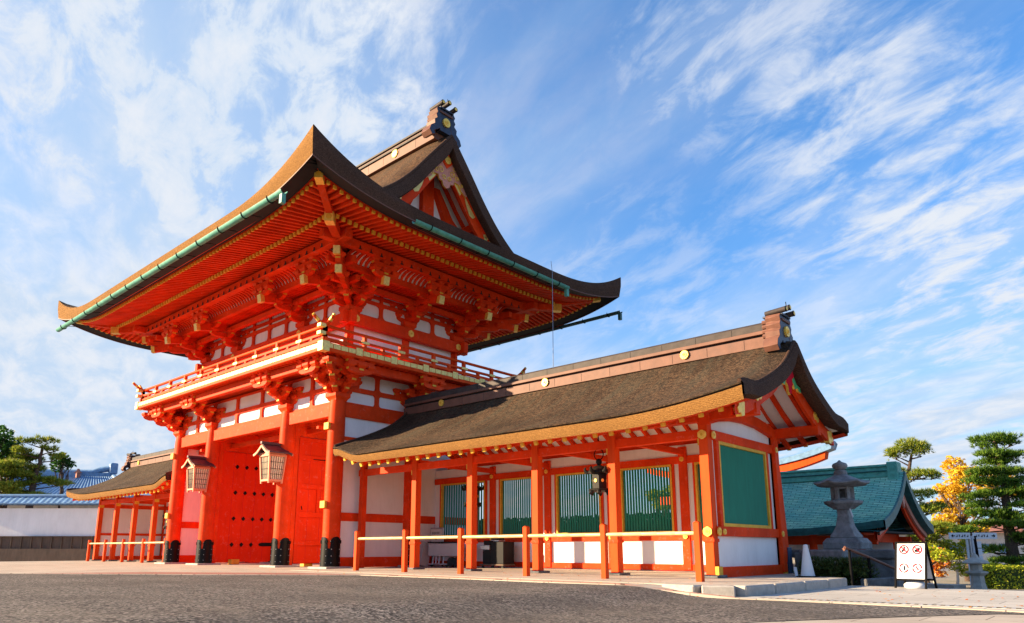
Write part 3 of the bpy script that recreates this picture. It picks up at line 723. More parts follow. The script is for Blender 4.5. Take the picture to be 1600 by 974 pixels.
for (x, y) in pos:
    mb = MB(); mb.lathe((x, y, 0), [(RC, .06), (RC, 2.2), (RC, 4.4), (RC*.95, 5.0), (RC*.86, 5.22)], 'red', 28)
    c = mb.build('column', G, smooth=40)
    if y < 6: shoe_mb(x, y, RC).build('iron_shoe', c, smooth=45)
    mb = MB(); mb.box(x-.50, x+.50, y-.46, y+.46, -.02, .062, 'stone'); mb.build('stone_pad', c, bevel=.015)
    if y == 0 and abs(x) > 5:
        mb = MB()
        for z in (4.38, 1.93): mb.box(x-.20, x+.06, -.34, -.2, z-.11, z+.11, 'ochre')
        mb.split('cleat', c, bevel=.01)

def wall_bay(parent, p0, p1, z0, z1, nrm, cols, rows, post=.16, th=.06, rad=.10, name='wall_panel'):
    """plaster infill from p0 to p1 (xy), divided by posts and rails with rounded corners"""
    p0, p1 = Vector((*p0, 0)), Vector((*p1, 0)); u = (p1-p0).normalized(); W = (p1-p0).length; n = Vector(nrm)
    mb = MB(); mb.add([p0+Z_*z0, p1+Z_*z0, p1+Z_*z1, p0+Z_*z1, p0+Z_*z0-n*.08, p1+Z_*z0-n*.08, p1+Z_*z1-n*.08, p0+Z_*z1-n*.08], [(0, 1, 2, 3), (7, 6, 5, 4)], 'white')
    o = mb.build(name, parent)
    fr_ = MB(); cw = W/cols; zs = [z0]+rows+[z1]
    for i in range(cols):
        for a, b in zip(zs[:-1], zs[1:]):
            fr_.frame(p0+u*(cw*i)+Z_*a+n*.0, u, Z_, n, cw, b-a, post/2, rad, th, 'red')
    fr_.build('timber_frame', o)
    return o

# ---- beams
bm_ = [((-CX5, 0), (CX5, 0)), ((-CX5, YR), (CX5, YR)), ((-CX5, 0), (-CX5, YR)), ((CX5, 0), (CX5, YR)), ((-CX2, 0), (-CX2, YR)), ((CX2, 0), (CX2, YR)), ((-CX5, YM), (CX5, YM))]
for a, b in bm_:
    mb = MB(); mb.bar((*a, 4.94), (*b, 4.94), .24, .42, 'red'); mb.build('lintel', G, bevel=.012)
mb = MB(); mb.box(-5.4, 5.4, .1, 6.0, 5.20, 5.26, 'red')
for i in range(12): mb.box(-5.4, 5.4, .3+i*.5, .42+i*.5, 5.08, 5.2, 'red')
mb.build('ceiling', G)
mb = MB()
for x in (-4.2, 4.2):
    mb.box(x-.06, x+.06, .2, 6.0, 4.5, 4.62, 'red')
for y in (.75, 2.2): mb.box(-5.4, 5.4, y-.08, y+.08, 4.52, 4.68, 'red')
mb.build('ceiling_beam', G)
# side walls (white plaster with red bands)
for sx in (1, -1):
    for (y0, y1) in ((.2, YM-.2), (YM+.2, YR-.2)):
        X = sx*CX5; mb = MB()
        mb.box(X-.05, X+.05, y0, y1, .1, 4.75, 'white'); wo = mb.build('side_wall', G)
        mb = MB()
        for z0, z1 in ((.02, .34), (1.44, 1.70), (3.98, 4.10)): mb.box(X-.09, X+.09, y0, y1, z0, z1, 'red')
        mb.split('timber_band', wo, bevel=.008)
for sx in (1, -1):   # passage rear half walls
    mb = MB(); X = sx*CX2; mb.box(X-.05, X+.05, YM+.2, YR-.2, .1, 4.75, 'white'); wo = mb.build('passage_wall', G)
    mb = MB(); mb.box(X-.09, X+.09, YM+.2, YR-.2, .02, .34, 'red'); mb.box(X-.09, X+.09, YM+.2, YR-.2, 1.44, 1.70, 'red'); mb.split('timber_band', wo)
    mb = MB(); xa, xb = sorted((sx*(CX2+.2), sx*(CX5-.2))); mb.box(xa, xb, YM-.05, YM+.05, .1, 4.75, 'white'); wo = mb.build('cross_wall', G)
    mb = MB()
    for z0, z1 in ((.02, .34), (1.44, 1.70), (3.2, 3.42)): mb.box(xa, xb, YM-.09, YM+.09, z0, z1, 'red')
    mb.split('timber_band', wo)
# doors folded open against the passage
for sx in (1, -1):
    X = sx*CX2
    mb = MB(); mb.box(X-.10, X+.10, .16, .41, .06, 4.73, 'red'); mb.box(X-.10, X+.10, .41, 2.9, 4.42, 4.73, 'red'); mb.build('door_jamb', G, bevel=.008)
    mb = MB(); mb.box(X-.05, X+.05, .42, 2.86, .10, 4.39, 'door'); do = mb.build('door', G, bevel=.01, label='open vermilion door leaf with rows of black diamond studs' if sx < 0 else 'open vermilion door leaf showing its battened back')
    mb = MB()
    for i in range(1, 5): mb.box(X+sx*0-.053, X+.053, .42+.488*i-.004, .42+.488*i+.004, .10, 4.39, 'sign_red')
    mb.split('board_joint', do)
    mb = MB()    # back battens on the outer (column) side
    s0 = X+sx*.05; s1 = X+sx*.11; xa, xb = sorted((s0, s1))
    for z0, z1 in ((.12, .26), (.70, .86), (1.65, 1.83), (2.62, 2.78), (3.60, 3.78), (4.25, 4.39)): mb.box(xa, xb, .42, 2.86, z0, z1, 'door')
    for y0, y1, z0, z1 in ((.42, .58, .26, 4.25), (1.22, 1.34, 1.83, 2.62), (2.7, 2.86, .26, 4.25)): mb.box(xa+sx*.0, xb-.004 if sx > 0 else xb, y0, y1, z0, z1, 'door')
    mb.split('batten', do, bevel=.006)
    mb = MB(); xi = X-sx*.05
    for z in (3.82, 2.79, 1.77, .76):
        for j, y in enumerate((1.04, 1.45, 1.86, 2.26, 2.66)):
            if z < 1 and j > 2: continue
            mb.prism([(.075, 0), (0, .085), (-.075, 0), (0, -.085)], (xi-sx*.02, y, z), Y_, Z_, X_, .045, 'iron')
    mb.split('stud', do)
    mb = MB(); mb.prism([(2.3, -.07), (2.86, -.07), (2.86, .07), (2.3, .07), (2.22, .045), (2.2, 0), (2.22, -.045)], (xi-sx*.015, 0, .77), Y_, Z_, X_, .03, 'iron'); mb.build('strap_hinge', do)
    mb = MB(); mb.box(min(X-sx*.06, X-sx*.30), max(X-sx*.06, X-sx*.30), .95, 1.3, .005, .2, 'ochre'); mb.build('door_stop', do, bevel=.01)
    mb = MB(); mb.tube([(X+sx*.12, .62, 2.02), (X+sx*.16, .60, 1.98), (X+sx*.15, .62, 1.90)], .018, 'iron', 6); mb.tube([(X+sx*.12, 1.0, 3.66), (X+sx*.13, 1.9, 3.66)], .016, 'iron', 6); mb.build('latch', do)

# ---- brackets
def masu(mb, c, s=.17, h=.15, m='red'):
    x, y, z = c
    prof = [(s*.72, 0), (s*.80, h*.22), (s, h*.5), (s, h)]
    mb.lathe((x, y, z), [(a*1.414*.5*1.25, b) for a, b in prof], m, 4, rot=math.pi/4)
def arm(mb, c, d, a, b, h=.17, w=.15, endm='ochre'):
    """bracket arm through c along unit d from -a to +b, ends curved up underneath"""
    d = Vector((*d, 0)).normalized(); n = d.cross(Z_)
    poly = [(-a, h), (-a, h*.55), (-a+.07, h*.22), (-a+.19, 0), (b-.19, 0), (b-.07, h*.22), (b, h*.55), (b, h)]
    side = [endm, None, None, None, None, None, endm, None]
    mb.prism(poly, (c[0], c[1], c[2]), d, Z_, n, w, 'red', side=side)
def cluster(parent, x, y, z, outs, n, so, sz_, lat=True, tail=None, scale=1.0, name='bracket'):
    mb = MB()
    masu(mb, (x, y, z), .46, .26)
    z0 = z+.24
    for o in outs:
        ov = Vector((*o, 0)); k = ov.length; ov.normalize(); lv = ov.cross(Z_); diag = k > 1.2; st = so*k
        for i in range(1, n+1):
            zz = z0+(i-1)*sz_
            arm(mb, (x, y, zz), ov[:2], .35, st*i+.10, h=.18, w=.17)
            masu(mb, (x+ov.x*st*i, y+ov.y*st*i, zz+.16), .26, .15)
            if not diag:
                for j in range(0, i+1):
                    if j < i-1: continue
                    hl = .46 if i-j == 1 or n == 3 and i == j else .46
                    if i == 1 and j == 0: hl = .50
                    if i-j == 0 and i < n: continue
                    cx_, cy_ = x+ov.x*st*j, y+ov.y*st*j
                    zl = zz+.0 if j == 0 else zz
                    arm(mb, (cx_, cy_, zl+.004), lv[:2], hl, hl, h=.17, w=.15)
                    for q in (-hl+.08, 0, hl-.08): masu(mb, (cx_+lv.x*q, cy_+lv.y*q, zl+.16), .22, .14)
        if not diag:
            cx_, cy_ = x+ov.x*st*n, y+ov.y*st*n; zl = z0+n*sz_
            arm(mb, (cx_, cy_, zl), lv[:2], .50, .50, h=.17, w=.15)
            for q in (-.42, 0, .42): masu(mb, (cx_+lv.x*q, cy_+lv.y*q, zl+.16), .22, .12)
            arm(mb, (x, y, z0+sz_*1.0+.006), lv[:2], .78, .78, h=.17, w=.15)
            for q in (-.7, -.35, .35, .7): masu(mb, (x+lv.x*q, y+lv.y*q, z0+sz_+.17), .22, .14)
    b = mb.build(name, parent, bevel=.006)
    if tail:
        for o in outs:
            ov = Vector((*o, 0)); k = ov.length; ov.normalize()
            for (oo, zi, ze, sz2) in tail if k < 1.2 else [(tail[0][0]*1.30, tail[0][1]-.05, tail[0][2]-.06, .24), (tail[0][0]*1.52, tail[0][1]+.36, tail[0][2]+.38, .24)]:
                t = MB(); a_ = Vector((x, y, zi))+ov*.3; b_ = Vector((x, y, ze))+ov*oo
                t.bar(a_, b_, sz2*.8, sz2, 'red', end='cream'); d = (b_-a_).normalized()
                t.bar(b_-d*.14, b_+d*.006, sz2*.8+.012, sz2+.012, 'gold', end='pale_gold'); t.build('tail_beam', b)
    return b
def outs_for(x, y, cx, y0, y1):
    o = []
    if y == y0: o.append((0, -1))
    if y == y1: o.append((0, 1))
    if abs(x) == cx: o.append((math.copysign(1, x), 0))
    if len(o) == 2: o.append((math.copysign(1, x), -1 if y == y0 else 1))
    return o
for (x, y) in pos:
    o = outs_for(x, y, CX5, 0, YR)
    if o: cluster(G, x, y, 5.20, o, 3, .37, .24)
# frieze behind the lower brackets
def frieze(z0, z1, rows, cx5, cx2, y0, ym, y1, th=.07):
    for yy, ny in ((y0, -1), (y1, 1)):
        for a, b, c in ((-cx5, -cx2, 2), (-cx2, cx2, 3), (cx2, cx5, 2)):
            wall_bay(G, (a, yy), (b, yy), z0, z1, (0, ny, 0), c, rows, .15, th)
    for sx in (1, -1):
        for a, b in ((y0, ym), (ym, y1)): wall_bay(G, (sx*cx5, a), (sx*cx5, b), z0, z1, (sx, 0, 0), 2, rows, .15, th)
frieze(5.15, 6.3, [5.68], CX5, CX2, 0, YM, YR)

# ---- balcony
BX, BY0, BY1 = 6.78, -1.42, 7.52
mb = MB(); mb.box(-BX+.04, BX-.04, BY0+.04, BY1-.04, 6.47, 6.62, 'red')
for (a, b) in (((-BX, BY0), (BX, BY0)), ((BX, BY0), (BX, BY1)), ((BX, BY1), (-BX, BY1)), ((-BX, BY1), (-BX, BY0))):
    a, b = Vector((*a, 6.50)), Vector((*b, 6.50)); d = (b-a).normalized()
    mb.bar(a-d*.06, b+d*.06, .16, .27, 'rail')
bal = mb.build('balcony', G, bevel=.01)
mb = MB()
for (x0, x1, y0, y1) in ((-BX+.25, BX-.25, BY0+.3, BY0+.5), (-BX+.25, BX-.25, BY1-.5, BY1-.3), (-BX+.3, -BX+.5, BY0+.25, BY1-.25), (BX-.5, BX-.3, BY0+.25, BY1-.25)):
    mb.box(x0, x1, y0, y1, 6.10, 6.36, 'red')
mb.build('edge_beam', bal, bevel=.01)
mb = MB(); mb.box(-5.5, 5.5, BY0+.6, 7.0, 6.36, 6.40, 'red')
for i in range(62):
    x = -6.55+i*.215; mb.box(x-.04, x+.04, BY0+.04, -.05, 6.36, 6.46, 'red')
for i in range(40):
    y = -1.3+i*.215; mb.box(5.7, BX-.04, y-.04, y+.04, 6.36, 6.462, 'red')
mb.build('joists', bal, kind='stuff')
for z, x, y in ((0, BX, BY0),):      # gilt covers along the right-hand edge
    mb = MB(); y = BY0+.02; k = 0
    while y < BY1-.1:
        big = k % 5 == 4
        mb.box(BX+.082, BX+.094, y, y+.255, 6.47 if not big else 6.44, 6.615 if not big else 6.68, 'pale_gold')
        y += .275; k += 1
    mb.build('gilt_plate', bal, bevel=.006)
    mb = MB(); x = -BX+.1; k = 0
    while x < BX-.2:
        mb.box(x, x+.262, BY0-.094, BY0-.082, 6.46, 6.61, 'pale_gold'); x += .275; k += 1
    mb.build('gilt_plate', bal, bevel=.006)
mb = MB()
for sx in (1, -1):
    mb.box(min(sx*(BX-.14), sx*(BX+.12)), max(sx*(BX-.14), sx*(BX+.12)), BY0-.12, BY0+.14, 6.35, 6.66, 'pale_gold')
    for i in (0, 1): mb.box(min(sx*(BX-.16), sx*(BX+.04)), max(sx*(BX-.16), sx*(BX+.04)), BY0-.16, BY0+.04, 6.86+.24*i, 6.97+.24*i, 'pale_gold')
mb.split('corner_fitting', bal, bevel=.01)
rail_o = None
def railing(a, b, n, sub, plates):
    a, b = Vector(a), Vector(b); d = (b-a).normalized(); L = (b-a).length; mb = MB()
    mb.bar(a+Z_*6.76-d*.10, b+Z_*6.76+d*.10, .10, .10, 'rail'); mb.bar(a+Z_*6.93-d*.12, b+Z_*6.93+d*.12, .09, .07, 'rail')
    top = [a+Z_*7.42-d*.42, a+Z_*7.28-d*.24, a+Z_*7.19-d*.05, a+Z_*7.17+d*.3, b+Z_*7.17-d*.3, b+Z_*7.19+d*.05, b+Z_*7.28+d*.24, b+Z_*7.42+d*.42]
    mb.tube(top, .052, 'rail', 10); ro = mb.build('railing', bal, smooth=40)
    mb = MB()
    for e, s_ in ((a, -1), (b, 1)): mb.tube([e+Z_*7.29+d*s_*.25, e+Z_*7.45+d*s_*.45], [.06, .045], 'gold', 10)
    mb.build('rail_tip', ro, smooth=40)
    for i in range(n+1):
        c = a+d*(L*i/n); mb = MB(); mb.box(c.x-.055, c.x+.055, c.y-.055, c.y+.055, 6.62, 7.16, 'rail'); mb.build('rail_post', ro)
        if plates and 0 < i < n:
            mb = MB(); mb.box(c.x-.15 if abs(d.x) > .5 else c.x-.07, c.x+.15 if abs(d.x) > .5 else c.x+.07, c.y-.15 if abs(d.y) > .5 else c.y-.07, c.y+.15 if abs(d.y) > .5 else c.y+.07, 6.89, 6.975, 'pale_gold'); mb.build('gilt_band', ro, bevel=.006)
        if i < n:
            c2 = c+d*(L/n/2); mb = MB(); mb.box(c2.x-.05, c2.x+.05, c2.y-.05, c2.y+.05, 6.80, 6.90, 'rail'); mb.box(c2.x-.04, c2.x+.04, c2.y-.04, c2.y+.04, 6.62, 6.9, 'rail'); mb.build('rail_strut', ro)
r_ = .08
railing((-BX+r_, BY0+r_, 0), (BX-r_, BY0+r_, 0), 10, 1, True); railing((BX-r_, BY0+r_, 0), (BX-r_, BY1-r_, 0), 6, 1, True)
railing((BX-r_, BY1-r_, 0), (-BX+r_, BY1-r_, 0), 10, 1, False); railing((-BX+r_, BY1-r_, 0), (-BX+r_, BY0+r_, 0), 6, 1, False)

# ---- upper storey
UX, UX2, UY0, UY1 = 5.10, 2.42, .66, 5.54
for sx in (0,):
    mb = MB(); mb.box(-UX+.02, UX-.02, UY0+.02, UY1-.02, 6.62, 8.2, 'white'); bo = mb.build('upper_wall', G)
    mb = MB()
    for x in (-UX, -UX2, -.85, .85, UX2, UX):
        for yy in (UY0, UY1): mb.box(x-.14, x+.14, yy-.06, yy+.06, 6.62, 8.0, 'red')
    for y in (UY0, YM+.05, UY1):
        for xx in (-UX, UX): mb.box(xx-.06, xx+.06, y-.14, y+.14, 6.62, 8.0, 'red')
    for z0, z1 in ((6.62, 6.80), (7.20, 7.36)):
        mb.box(-UX-.09, UX+.09, UY0-.09, UY0+.05, z0, z1, 'red'); mb.box(UX-.05, UX+.085, UY0-.08, UY1+.08, z0+.002, z1-.002, 'red'); mb.box(-UX-.085, -UX+.05, UY0-.08, UY1+.08, z0+.002, z1-.002, 'red')
    mb.build('timber_frame', bo)
mb = MB()
for (a, b) in (((-UX-.5, UY0-.18), (UX+.5, UY0-.18)), ((-UX-.5, UY1+.18), (UX+.5, UY1+.18))): mb.bar((*a, 8.19), (*b, 8.19), .22, .42, 'red')
for sx in (1, -1): mb.bar((sx*(UX+.18), UY0-.48, 8.192), (sx*(UX+.18), UY1+.48, 8.192), .22, .41, 'red')
bb_ = mb.build('girdle_beam', G, bevel=.012)
mb = MB()
for y in (UY0+.05, YM+.06, UY1-.04): flower(mb, (UX+.30, y, 8.20), Y_, Z_, .13, 'gold', 6, .04)
for x in (-UX, -UX2, UX2, UX): flower(mb, (x, UY0-.30, 8.20), X_, Z_, .13, 'gold', 6, .04)
mb.split('nail_cover', bb_, per=3)
mb = MB(); mb.box(-UX-.06, UX+.06, UY0-.06, UY1+.06, 8.40, 10.6, 'white'); core = mb.build('upper_infill', G)
frz = MB()
rows = [8.40, 9.0, 9.22, 9.50, 9.75]
def band(p0, p1, n, segs):
    p0, p1, n = Vector(p0), Vector(p1), Vector(n); u = (p1-p0).normalized(); W = (p1-p0).length; cw = W/segs
    for i in range(segs):
        for a, b in zip(rows[:-1], rows[1:]): frz.frame(p0+u*cw*i+Z_*a+n*.065, u, Z_, n, cw, b-a, .055 if a > 8.9 else .07, .03 if a > 8.9 else .14, .07, 'red')
for yy, ny in ((UY0, -1), (UY1, 1)):
    for a, b, c in ((-UX, -UX2, 2), (-UX2, UX2, 4), (UX2, UX, 2)): band((a, yy, 0), (b, yy, 0), (0, ny, 0), c)
for sx in (1, -1):
    for a, b in ((UY0, YM+.05), (YM+.05, UY1)): band((sx*UX, a, 0), (sx*UX, b, 0), (sx, 0, 0), 2)
frz.build('timber_frame', core)
for x in (-UX, -UX2, UX2, UX):
    for y in (UY0, UY1):
        cluster(G, x, y, 8.38, outs_for(x, y, UX, UY0, UY1), 3, .60, .30, tail=[(1.92, 9.42, 9.10, .27)])
for sx in (1, -1): cluster(G, sx*UX, YM+.05, 8.38, [(sx, 0)], 3, .60, .30, tail=[(1.92, 9.42, 9.10, .27)])
# purlins, inner ceiling boards and ribbed coving round the eaves
pu = MB()
for d_, z, w_, h_ in ((1.95, 9.90, .24, .28), (1.25, 9.50, .18, .22), (.62, 9.22, .16, .20)):
    for sy in (UY0-d_, UY1+d_): pu.box(-UX-d_-.6, UX+d_+.6, sy-w_/2, sy+w_/2, z-h_/2, z+h_/2, 'red')
    for sx in (1, -1): pu.box(sx*(UX+d_)-w_/2, sx*(UX+d_)+w_/2, UY0-d_-.6, UY1+d_+.6, z-h_/2+.003, z+h_/2-.003, 'red')
pu.build('purlin', G, bevel=.01)
cv = MB()
def cove(p0, p1, n):
    p0, p1, n = Vector(p0), Vector(p1), Vector(n); u = (p1-p0).normalized(); L = (p1-p0).length
    prof = [(1.30, 9.56), (1.38, 9.70), (1.55, 9.80), (1.84, 9.85)]
    cv.grid(lambda s, k: p0+u*s+n*prof[k][0]+Z_*(prof[k][1]+.03), [0, L], range(4), 'white')
    for i in range(int(L/.19)+1):
        c = p0+u*(i*.19); pts = [c+n*a+Z_*b for a, b in prof]
        for a, b in zip(pts[:-1], pts[1:]): cv.bar(a, b, .085, .07, 'red', up=u.cross(n)*-1)
    cv.grid(lambda s, k: p0+u*s+n*[.05, 1.2][k]+Z_*9.44, [0, L], range(2), 'red')
    for i in range(int(L/.16)): c = p0+u*(i*.16); cv.bar(c+n*.1+Z_*9.41, c+n*1.2+Z_*9.41, .05, .05, 'red')
for yy, ny in ((UY0, -1), (UY1, 1)): cove((-UX-1.2, yy, 0), (UX+1.2, yy, 0), (0, ny, 0))
for sx in (1, -1): cove((sx*UX, UY0-1.2, 0), (sx*UX, UY1+1.2, 0), (sx, 0, 0))
cv.build('ribbed_coving', G)
mb = MB()
for sd in 'FBRL':      # filler board between purlin and rafters, with dark notches under it
    pass
for yy, ny in ((UY0-1.98, -1),):
    x = -UX-1.5
    while x < UX+1.5:
        mb.prism([(-.07, 0), (.07, 0), (.02, .05), (.015, .12), (-.015, .12), (-.02, .05)], (x, yy-.125, 9.76), X_, Z_, Y_, .02, 'near_black'); x += .42
y = UY0-1.2
while y < UY1+1.6:
    mb.prism([(-.07, 0), (.07, 0), (.02, .05), (.015, .12), (-.015, .12), (-.02, .05)], (UX+1.98+.095, y, 9.76), Y_, Z_, X_, .02, 'near_black'); y += .42
mb.build('vent_notch', G, kind='stuff')

# ---------------------------------------------------------------- corridors
CY, CHY, CE = 2.65, 3.05, 3.35
cg = smoothtab([0, .8, 1.6, 2.3, 3.05], [0, .33, .74, 1.18, 1.84])
def corridor(name, label, s, x_in, x_out, posts, x_end, windows, side_detail):
    """s=+1: to the right of the gate, s=-1: mirrored; x values are distances from the gate axis"""
    K = thing(name, label, 'corridor', (s*(x_in+x_out)/2, CY, 0))
    bx = lambda mb, a, b, *r: mb.box(*sorted((s*a, s*b)), *r)
    def cl(x): return .30*max(S((x_in+1.4-x)/1.4), 0)**1.3 + .30*max(0, (x-(x_out-3.2))/3.2)**2
    xs_ = frange(x_in, x_in+1.5, 9)[:-1]+frange(x_in+1.5, x_out-1.2, 30)+frange(x_out-1.2, x_out, 10)[1:]; cut = .32
    def rol(x, d): return -.20*(max(0, x-(x_out-.95))/.95)**2*S(d/.9)
    rf = MB()
    for sy in (1, -1):
        rf.grid(lambda x, d: (s*x, CY+sy*(CHY-d), CE+cg(d)+cl(x)*(1-.75*S(d/3.05))+rol(x, d)), xs_, frange(0, 3.05, 13), 'thatch_small')
    ro = rf.build('roof', K, smooth=50)
    eb = MB(); lip = MB()
    for sy in (1, -1):
        tk = lambda x: .20+.08*(x-x_in)/(x_out-x_in)
        lip.grid(lambda x, r: (s*x, CY+sy*(CHY-[0, -.035, -.035, .02][r]), CE+cl(x)+[.0, -.01, -.040, -.045][r]), xs_, range(4), 'thatch_small')
        lip.grid(lambda x, r: (s*x, CY+sy*(CHY-[.02, .02][r]), CE+cl(x)+[-.045, -.065][r]), xs_, range(2), 'near_black')  # narrow gap below the lip, its shade put into the colour
        eb.grid(lambda x, r: (s*x, CY+sy*(CHY-[.02, -.012, .0, .05][r]), CE+cl(x)+[-.062, -.075, -.075-tk(x)*.55, -.06-tk(x)][r]), xs_, range(4), 'edge')
        lip.grid(lambda x, r: (s*x, CY+sy*(CHY-[.05, .34][r]), CE+cl(x)+[-.06-tk(x), -.02-tk(x)][r]), xs_, range(2), 'red')
    eb.split('eave_edge', ro, smooth=50); lip.build('eave_lip', ro, smooth=40)
    for xv, sg in ((x_in, -1), (x_out, 1)):
        vg = MB(); upx = cl(xv)
        for sy in (1, -1):
            dd = frange(0, 3.05, 18)
            def vp(r, d):
                ox, oz = [(0, .012), (.03, -.04), (.03, -.26), (-.12, -.30), (-.46, -.27)][r]
                sl_ = (cg(min(3.05, d+.1))-cg(max(0, d-.1)))/.2
                yy = (CHY-d)+oz*.5*sl_*(0 if r == 0 else 1)*S((3.05-d)*2)
                return (s*(xv+sg*ox), CY+sy*max(0, yy), CE+cg(d)+upx*(1-.75*S(d/3.05))+oz+rol(xv, d)*(1 if r < 4 else .35))
            vg.grid(vp, range(5), dd, 'edge_shaded')
        vg.build('verge', ro, smooth=50)
        mb = MB(); pts = [(s*(xv-sg*.05), CY+sy*(CHY-d), CE+cg(d)+upx*(1-.75*S(d/3.05))+.02+rol(xv, d)) for sy in (-1, 1) for d in (dd if sy < 0 else dd[::-1])]
        mb.tube(pts, .045, 'edge_shaded', 8); mb.build('verge_roll', ro, smooth=60)
    # ridge
    x0r, x1r = x_in-.1, x_out-.55
    rg = MB()
    for z0, z1, hw, mt in ((5.02, 5.27, .24, 'ridge'), (5.27, 5.33, .17, 'near_black'), (5.33, 5.41, .25, 'ridge'), (5.41, 5.58, .20, 'ridge_dark')):  # second band is a recess with its shade painted in
        bx(rg, x0r, x1r, CY-hw, CY+hw, z0, z1, mt)
    rg.tube([(s*x0r, CY, 5.57), (s*x1r, CY, 5.57)], .10, 'ridge_dark', 12)
    k = x0r+.7
    while k < x1r: bx(rg, k, k+.012, CY-.205, CY+.205, 5.42, 5.575, 'near_black'); bx(rg, k+.3, k+.31, CY-.246, CY+.246, 5.04, 5.26, 'ridge_dark'); k += .92
    ri = rg.build('ridge', ro, bevel=.006)
    for x in ([7.85, 12.15, 16.5] if s > 0 else [16.3]):
        mb = MB(); flower(mb, (s*x, CY-.26, 5.20), X_, Z_, .11, 'gold', 14, .05); mb.build('medallion', ri)
    finial(ri, s*(x_out-.22), CY, 5.16, s, .66)
    # rafters with gilt ends, boards, purlins
    nr = int((x_out-x_in-.5)/.42)
    for k in range(nr+1):
        x = x_in+.3+k*.42; c_ = cl(x)
        mb = MB()
        for sy in (-1, 1):
            dd = [.20, .9, 1.6, 2.3, 2.95]
            pts = [Vector((s*x, CY+sy*(CHY-d), CE+cg(d)-.41+c_*(1-.75*S(d/3.05)))) for d in dd]
            for a, b in zip(pts[:-1], pts[1:]): mb.bar(b, a, .085, .11, 'red', end='cream')
            d_ = (pts[0]-pts[1]).normalized(); mb.bar(pts[0]-d_*.05, pts[0]+d_*.005, .095, .122, 'ochre')
        mb.build('rafter', ro)
    mb = MB()
    for sy in (-1, 1):
        mb.grid(lambda x, d: (s*x, CY+sy*(CHY-d), CE+cg(d)-.33+cl(x)*(1-.75*S(d/3.05))+rol(x, d)*.5), xs_[1:-1], [.36, .9, 1.6, 2.3, 3.05], 'white')
    mb.build('soffit', ro)
    for y, z in ((.90, 3.34), (4.40, 3.34), (CY, 4.62)):
        mb = MB(); bx(mb, x_in+.1, x_out-.25, y-.10, y+.10, z-.12, z+.12, 'red'); mb.build('purlin', K, bevel=.01)
    # bargeboards and gable carving on the outer end
    for sy in (1, -1):
        mb = MB(); dd = frange(.25, 3.02, 14)
        for a, b in zip(dd[:-1], dd[1:]):
            P4 = []
            for d in (a, b):
                t = CE+cg(d)+cl(x_out)*(1-.75*S(d/3.05)); sl_ = (cg(min(3.05, d+.1))-cg(max(0, d-.1)))/.2; k_ = math.sqrt(1+sl_*sl_)
                t += rol(x_out, d)*.5; P4 += [(CY+sy*(CHY-d), t-.36), (CY+sy*(CHY-d), t-.38-.25*k_)]
            vs = [(s*xo, y, z) for xo in (x_out-.36, x_out-.28) for y, z in P4]
            mb.add(vs, [(0, 1, 3, 2), (4, 6, 7, 5), (0, 2, 6, 4), (1, 5, 7, 3)], 'red')
        bo = mb.build('barge_board', ro)
        t = CE+cg(.3)+cl(x_out)*.95
        mb = MB(); mb.prism([(-.26, .13), (.02, .16), (.0, .04), (.08, -.02), (.02, -.12), (-.06, -.10), (-.10, -.17), (-.22, -.14)], (s*(x_out-.32), CY+sy*(CHY-.42), t-.50), Y_*sy, Z_, X_, .12, 'gold'); mb.build('gilt_fitting', bo)
        d = 1.45; t = CE+cg(d)+cl(x_out)*.5-.48
        mb = MB(); flower(mb, (s*(x_out-.27), CY+sy*(CHY-d), t-.02), Y_, Z_*s, .10, 'gold', 8, .03); flower(mb, (s*(x_out-.27), CY+sy*(CHY-d+.13), t-.10), Y_, Z_*s, .07, 'gold', 6, .02, False); mb.build('gilt_crest', bo)
    mb = MB()
    mb.prism([(0, -.62), (.08, -.56), (.10, -.42), (.2, -.36), (.16, -.24), (.30, -.16), (.22, 0), (.0, .18), (-.22, 0), (-.30, -.16), (-.16, -.24), (-.2, -.36), (-.10, -.42), (-.08, -.56)], (s*(x_out-.25), CY, 4.52), Y_, Z_, X_, .06, 'sign_red', side=['gold']*14)
    po = mb.build('gable_pendant', ro)
    for sy in (1, -1):
        mb = MB(); mb.prism([(.06, .0), (.30, -.16), (.42, -.30), (.62, -.34), (.66, -.46), (.52, -.44), (.46, -.38), (.30, -.42), (.22, -.30), (.08, -.22)], (s*(x_out-.245), CY, 4.50), Y_*sy, Z_, X_, .05, 'bright_green', side=['gold']*10); mb.build('carved_fin', po)
    mb = MB(); flower(mb, (s*(x_out-.20), CY, 4.50), Y_, Z_*s, .08, 'gold', 8, .03); mb.build('crest', po)
    # front posts
    for x in posts:
        mb = MB(); bx(mb, x-.105, x+.105, .795, 1.005, .06, 3.24, 'rail'); c = mb.build('post', K, bevel=.012)
        mb = MB(); bx(mb, x-.122, x+.122, .778, 1.022, .72, .79, 'red'); mb.build('band', c)
        mb = MB(); bx(mb, x-.21, x+.21, .68, 1.12, .01, .065, 'dark_stone'); mb.build('stone_pad', c, bevel=.015)
        mb = MB(); a_ = .13
        mb.box(min(s*(x-a_), s*(x-a_+.03)), max(s*(x-a_), s*(x-a_+.03)), .80, 1.0, 2.72, 2.86, 'ochre'); mb.build('gilt_band', c)
        mb = MB(); bx(mb, x-.055, x+.055, .9, 4.25, 3.02, 3.17, 'red')
        pts = [Vector((s*x, .95, 2.80)), Vector((s*x, 1.8, 2.93)), Vector((s*x, 2.9, 2.90)), Vector((s*x, 4.2, 2.70))]
        mb.build('cross_beam', K, bevel=.008)
    mb = MB(); bx(mb, x_in-.35, x_end, .83, .97, 2.86, 3.06, 'red'); mb.build('tie_beam', K, bevel=.01)
    # rear wall with slatted windows
    yw = 4.25
